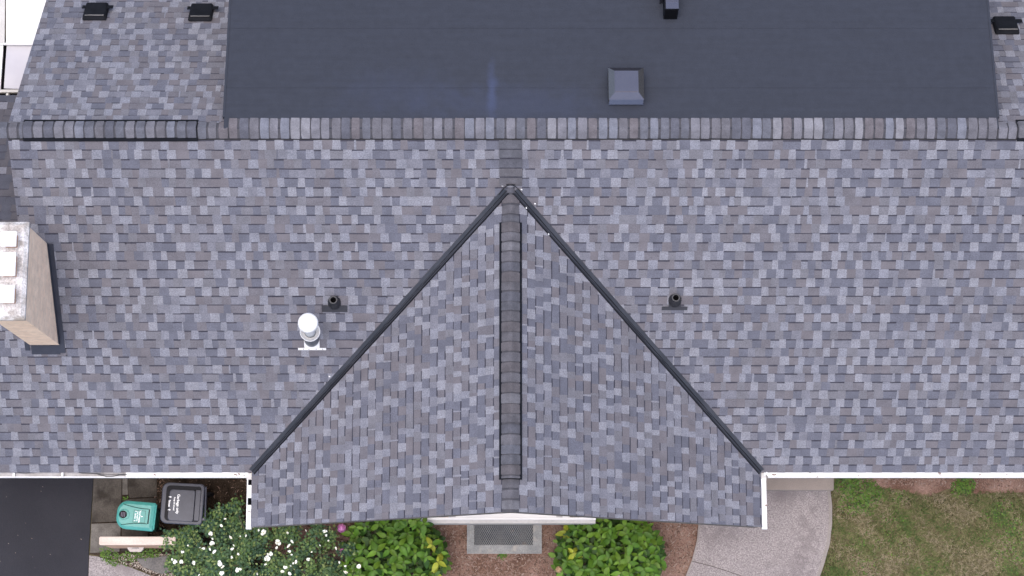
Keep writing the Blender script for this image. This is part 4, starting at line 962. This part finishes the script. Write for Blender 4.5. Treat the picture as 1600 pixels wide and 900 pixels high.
# ------------------------------------------------------------------ hydrangeas
def leaf_mesh(name, L, W, droop, fold, n=6):
    V = []; Fc = []
    for i in range(n + 1):
        s = i / n; wd = W * (sin(pi * min(1, s * 1.0) ** .8) ** .85) * (1 - .25 * s) if 0 < s < 1 else 0
        z = -droop * L * s * s + .12 * L * s; x = L * s
        V += [(x, -wd / 2, z + fold * wd / 2), (x, 0, z - .0), (x, wd / 2, z + fold * wd / 2)]
    for i in range(n):
        Fc += [(3 * i, 3 * i + 3, 3 * i + 4, 3 * i + 1), (3 * i + 1, 3 * i + 4, 3 * i + 5, 3 * i + 2)]
    me = bpy.data.meshes.new(name); me.from_pydata(V, [], Fc); me.update(); return me
LEAVES = {}
for mi in range(4):
    for vi, (L, W, dr, fo) in enumerate(((.184, .096, .30, .34), (.165, .084, .45, .28), (.198, .104, .4, .38), (.115, .058, .2, .45))):
        me = leaf_mesh('leaf', L, W, dr, fo); me.materials.append(HY[mi]); me.polygons.foreach_set('use_smooth', [True] * len(me.polygons)); LEAVES[(mi, vi)] = me
def flower_head(parent, c, rad, m, name='flower_head'):
    b = MB(); r = random.Random(int(c.x * 100))
    for _ in range(46):
        d = Vector((r.gauss(0, 1), r.gauss(0, 1), abs(r.gauss(0, 1)) * .8)).normalized(); p = c + Vector((d.x * rad, d.y * rad, d.z * rad * .7)); a = d.orthogonal().normalized(); a.rotate(Matrix.Rotation(r.uniform(0, 6), 3, d)); e = d.cross(a); k = rad * .36
        b.add([p - a * k, p - e * k + d * .004, p + a * k, p + e * k + d * .004], [(0, 1, 2, 3)])
    b.lathe([(rad * .5, -rad * .4), (rad * .86, 0), (rad * .7, rad * .4), (.001, rad * .62)], c, n=10)
    return b.build(name, m, parent)
def hydrangea(cpx, cpy, rx, ry, nshoot, label, yellow, seed, heads, ztop=1.2, high=()):
    c = at(cpx, cpy, ztop * .8); r = random.Random(seed)
    t = thing('hydrangea', (c.x, c.y, 0), label, 'shrub', 'broad-leaved shrubs under the gable'); cnt = 0
    pts = []; tries = 0
    while len(pts) < nshoot and tries < 9000:
        tries += 1; a = r.uniform(0, 2 * pi); q = sqrt(r.random()); x, y = q * cos(a) * rx, q * sin(a) * ry
        dmin = .125 if tries < 5000 else .10
        if any((x - X) ** 2 + (y - Y) ** 2 < dmin ** 2 for X, Y, Q in pts): continue
        pts.append((x, y, q))
    st = MB()
    for hx_, hy_ in high:
        g = at(hx_, hy_, 1.42); pts.insert(0, (g.x - c.x, g.y - c.y, -1))
    for (x, y, q) in pts:
        if y > .80: continue
        z = ztop * (1 - .35 * q ** 3) + r.uniform(-.14, .08) if q >= 0 else 1.42
        P = Vector((c.x + x, c.y + y, z)); st.tube([Vector((c.x + x * .3, c.y + y * .3, 0)), Vector((c.x + x * .75, c.y + y * .75, z * .6)), P], .006, 5)
        yel = yellow(x / rx, y / ry, r); base = r.uniform(0, pi); shade = r.random()
        for tier in range(3):
            zz = z - .06 * tier - .01; nl = 2 if tier < 2 else 2
            for k in range(nl):
                if cnt >= 300: break
                az = base + tier * pi / 2 + k * pi + r.uniform(-.25, .25)
                vi = (3 if tier == 0 and r.random() < .6 else r.choice((0, 1))) if tier == 0 else r.choice((0, 1, 2, 2))
                if yel and r.random() < .8: mi = 3
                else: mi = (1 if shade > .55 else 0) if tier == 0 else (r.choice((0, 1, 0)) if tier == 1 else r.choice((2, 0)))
                o = bpy.data.objects.new('leaf', LEAVES[(mi, vi)]); link(o, t); o.location = Vector((P.x, P.y, zz)) - t.location
                tilt = r.uniform(-.15, .25) + .12 * tier; o.rotation_euler = (r.uniform(-.3, .3), tilt, az); sc = r.uniform(.82, 1.15); o.scale = (sc, sc, sc); cnt += 1
    st.build('stem', M['stem'], t)
    # shaded under-leaves, too deep to pick apart
    ub = MB()
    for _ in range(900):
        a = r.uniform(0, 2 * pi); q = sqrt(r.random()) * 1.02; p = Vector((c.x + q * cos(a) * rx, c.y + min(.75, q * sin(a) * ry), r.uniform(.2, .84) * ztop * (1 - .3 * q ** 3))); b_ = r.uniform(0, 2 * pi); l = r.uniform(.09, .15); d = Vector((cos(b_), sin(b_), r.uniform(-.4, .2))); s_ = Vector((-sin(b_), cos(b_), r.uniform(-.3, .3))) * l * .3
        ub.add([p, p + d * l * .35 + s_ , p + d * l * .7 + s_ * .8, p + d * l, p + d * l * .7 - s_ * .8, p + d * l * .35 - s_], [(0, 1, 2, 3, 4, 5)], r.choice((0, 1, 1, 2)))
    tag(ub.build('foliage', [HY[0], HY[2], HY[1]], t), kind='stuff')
    for (px, py, rad, mm) in heads: flower_head(t, at(px, py, ztop * .75), rad, M[mm])
    print('hydrangea leaves', cnt, 'shoots', len(pts))
hydrangea(614, 866, .82, .66, 62, 'bright green broad-leaved shrub with two pink flower heads', lambda x, y, r: (x > .72 and r.random() < .8), 4, [(533.5, 825, .065, 'petal_pink'), (535, 861, .045, 'petal_pink'), (659, 834, .025, 'petal_pink')], high=((651, 813), (637, 812), (624, 814), (662, 818)))
hydrangea(954, 866, .86, .62, 64, 'bright green broad-leaved shrub with a dried flower head, beside the walk', lambda x, y, r: (x < -.45 and y > .0 and r.random() < .55) or r.random() < .01, 6, [(873, 890, .05, 'petal_dry'), (966, 899, .03, 'petal_pink')])

# ------------------------------------------------------------------ white rose bush
t = thing('rose_bush', at(410, 870, 0), 'sprawling green rose bush dotted with white blooms', 'shrub')
r = random.Random(31); fol = MB(); stm = MB()
def rz(x, y):
    return 1.15 - .25 * abs(sin(x * 1.9 + 1)) + .15 * sin(y * 5 + x * 3)
arms = []
clumps = []
spots = [(300, 860, .34), (340, 885, .38), (300, 895, .28), (385, 870, .42), (440, 890, .40), (350, 840, .28), (405, 835, .22), (470, 870, .30), (500, 885, .26), (530, 893, .22), (450, 840, .26), (510, 845, .14), (390, 905, .5), (480, 915, .5), (300, 925, .5), (345, 800, .10), (368, 792, .09), (366, 812, .13), (375, 830, .16), (335, 820, .16), (268, 885, .14), (285, 835, .16), (310, 815, .12), (270, 850, .09), (545, 860, .08), (500, 828, .12), (555, 895, .10), (318, 805, .07), (272, 838, .05), (270, 846, .11), (282, 843, .13)]
root = at(410, 885, 0)
def rose_leaf(p, r, mi, sz):
    b_ = r.uniform(0, 2 * pi); l = sz * r.uniform(.7, 1.25); d = Vector((cos(b_), sin(b_), r.uniform(-.35, .35))); s_ = Vector((-sin(b_), cos(b_), r.uniform(-.45, .45))) * l * .36
    fol.add([p, p + d * l * .4 + s_, p + d * l, p + d * l * .4 - s_], [(0, 1, 2, 3)], mi)
for (px, py, rad) in spots:
    zc = r.uniform(.75, 1.15) if rad > .2 else r.uniform(.6, 1.0); c = at(px, py, zc); n = int(2600 * rad ** 2 * 3.4) + 90
    stm.tube([root + Vector((r.uniform(-.15, .15), r.uniform(-.1, .1), 0)), (root + c) / 2 + Vector((0, 0, zc * .3)), c], [.014, .010, .005], 5)
    nb = max(3, int(rad * 26)); twigs = []
    for _ in range(nb):
        a = r.uniform(0, 2 * pi); q = sqrt(r.random()); tip = c + Vector((cos(a) * q * rad, sin(a) * q * rad, r.uniform(-.05, .16) * (1.3 - q))); twigs.append(tip); stm.tube([c - Vector((0, 0, .15)), tip], .004, 4)
    tone = [r.choice((0, 0, 1, 2)) for _ in twigs]
    for _ in range(n):
        k = r.randrange(nb); s_ = r.random(); p = c.lerp(twigs[k], .25 + .8 * s_) + Vector((r.gauss(0, .055), r.gauss(0, .055), r.gauss(0, .05)))
        deep = r.random() < .3
        if deep: p.z -= r.uniform(.15, .5)
        m_ = r.random(); mi = tone[k] if m_ < .6 else r.choice((0, 1, 2)) if m_ < .87 else 3
        rose_leaf(p, r, mi, .05)
fol.build('foliage', RO, t); stm.build('stem', M['stem'], t)
fl_px = [(273, 879), (283, 878), (302, 880), (269, 874), (294, 852), (286, 862), (312, 856), (318, 857), (329, 834), (332, 842), (330, 850), (328, 858), (335, 862), (347, 896), (311, 898), (344, 880), (348, 886), (362, 870), (363, 858), (372, 866), (361, 840), (365, 852), (375, 838), (384, 837), (352, 811), (346, 821), (404, 828), (412, 832), (449, 833), (434, 848), (456, 846), (451, 853), (419, 866), (417, 872), (424, 865), (432, 856), (452, 861), (456, 866), (482, 874), (500, 852), (510, 837), (513, 845), (508, 830), (530, 879), (540, 884), (560, 885), (541, 894), (447, 886), (454, 884), (441, 893), (453, 896), (458, 880), (462, 878), (415, 882), (402, 897), (375, 889), (370, 891), (487, 862), (525, 857), (478, 829)]
flm = []
for k in range(4):
    rr = random.Random(k + 50); b = MB(); n = 3 + k % 3
    for i in range(n):
        a = 2 * pi * i / n + rr.uniform(-.2, .2); d = Vector((cos(a), sin(a), 0)); s_ = Vector((-sin(a), cos(a), 0)); L_ = .042 * rr.uniform(.55, 1.35); up = rr.uniform(.05, .5)
        b.add([Vector((0, 0, 0)), d * L_ * .6 + s_ * L_ * .75 + Vector((0, 0, up * L_ * .5)), d * L_ + s_ * L_ * .3 + Vector((0, 0, up * L_)), d * L_ - s_ * L_ * .35 + Vector((0, 0, up * L_)), d * L_ * .6 - s_ * L_ * .75 + Vector((0, 0, up * L_ * .5))], [(0, 1, 2, 3, 4)])
    b.lathe([(.006, 0), (.007, .012), (.002, .016)], (0, 0, 0), n=6, m=1)
    me = bpy.data.meshes.new('flower'); me.from_pydata(b.V, [], b.F); me.materials.append(M['petal_white']); me.materials.append(M['petal_core']); me.polygons.foreach_set('material_index', b.M); me.update(); flm.append(me)
for (px, py) in fl_px:
    o = bpy.data.objects.new('flower', r.choice(flm)); link(o, t); o.location = at(px, py, 1.22) - t.location; o.rotation_euler = (r.uniform(-.5, .5), r.uniform(-.5, .5), r.uniform(0, 6)); sc = r.choice((.36, .46, .56, .7, .86)); o.scale = (sc * 1.15, sc * r.uniform(.5, 1.1), sc)
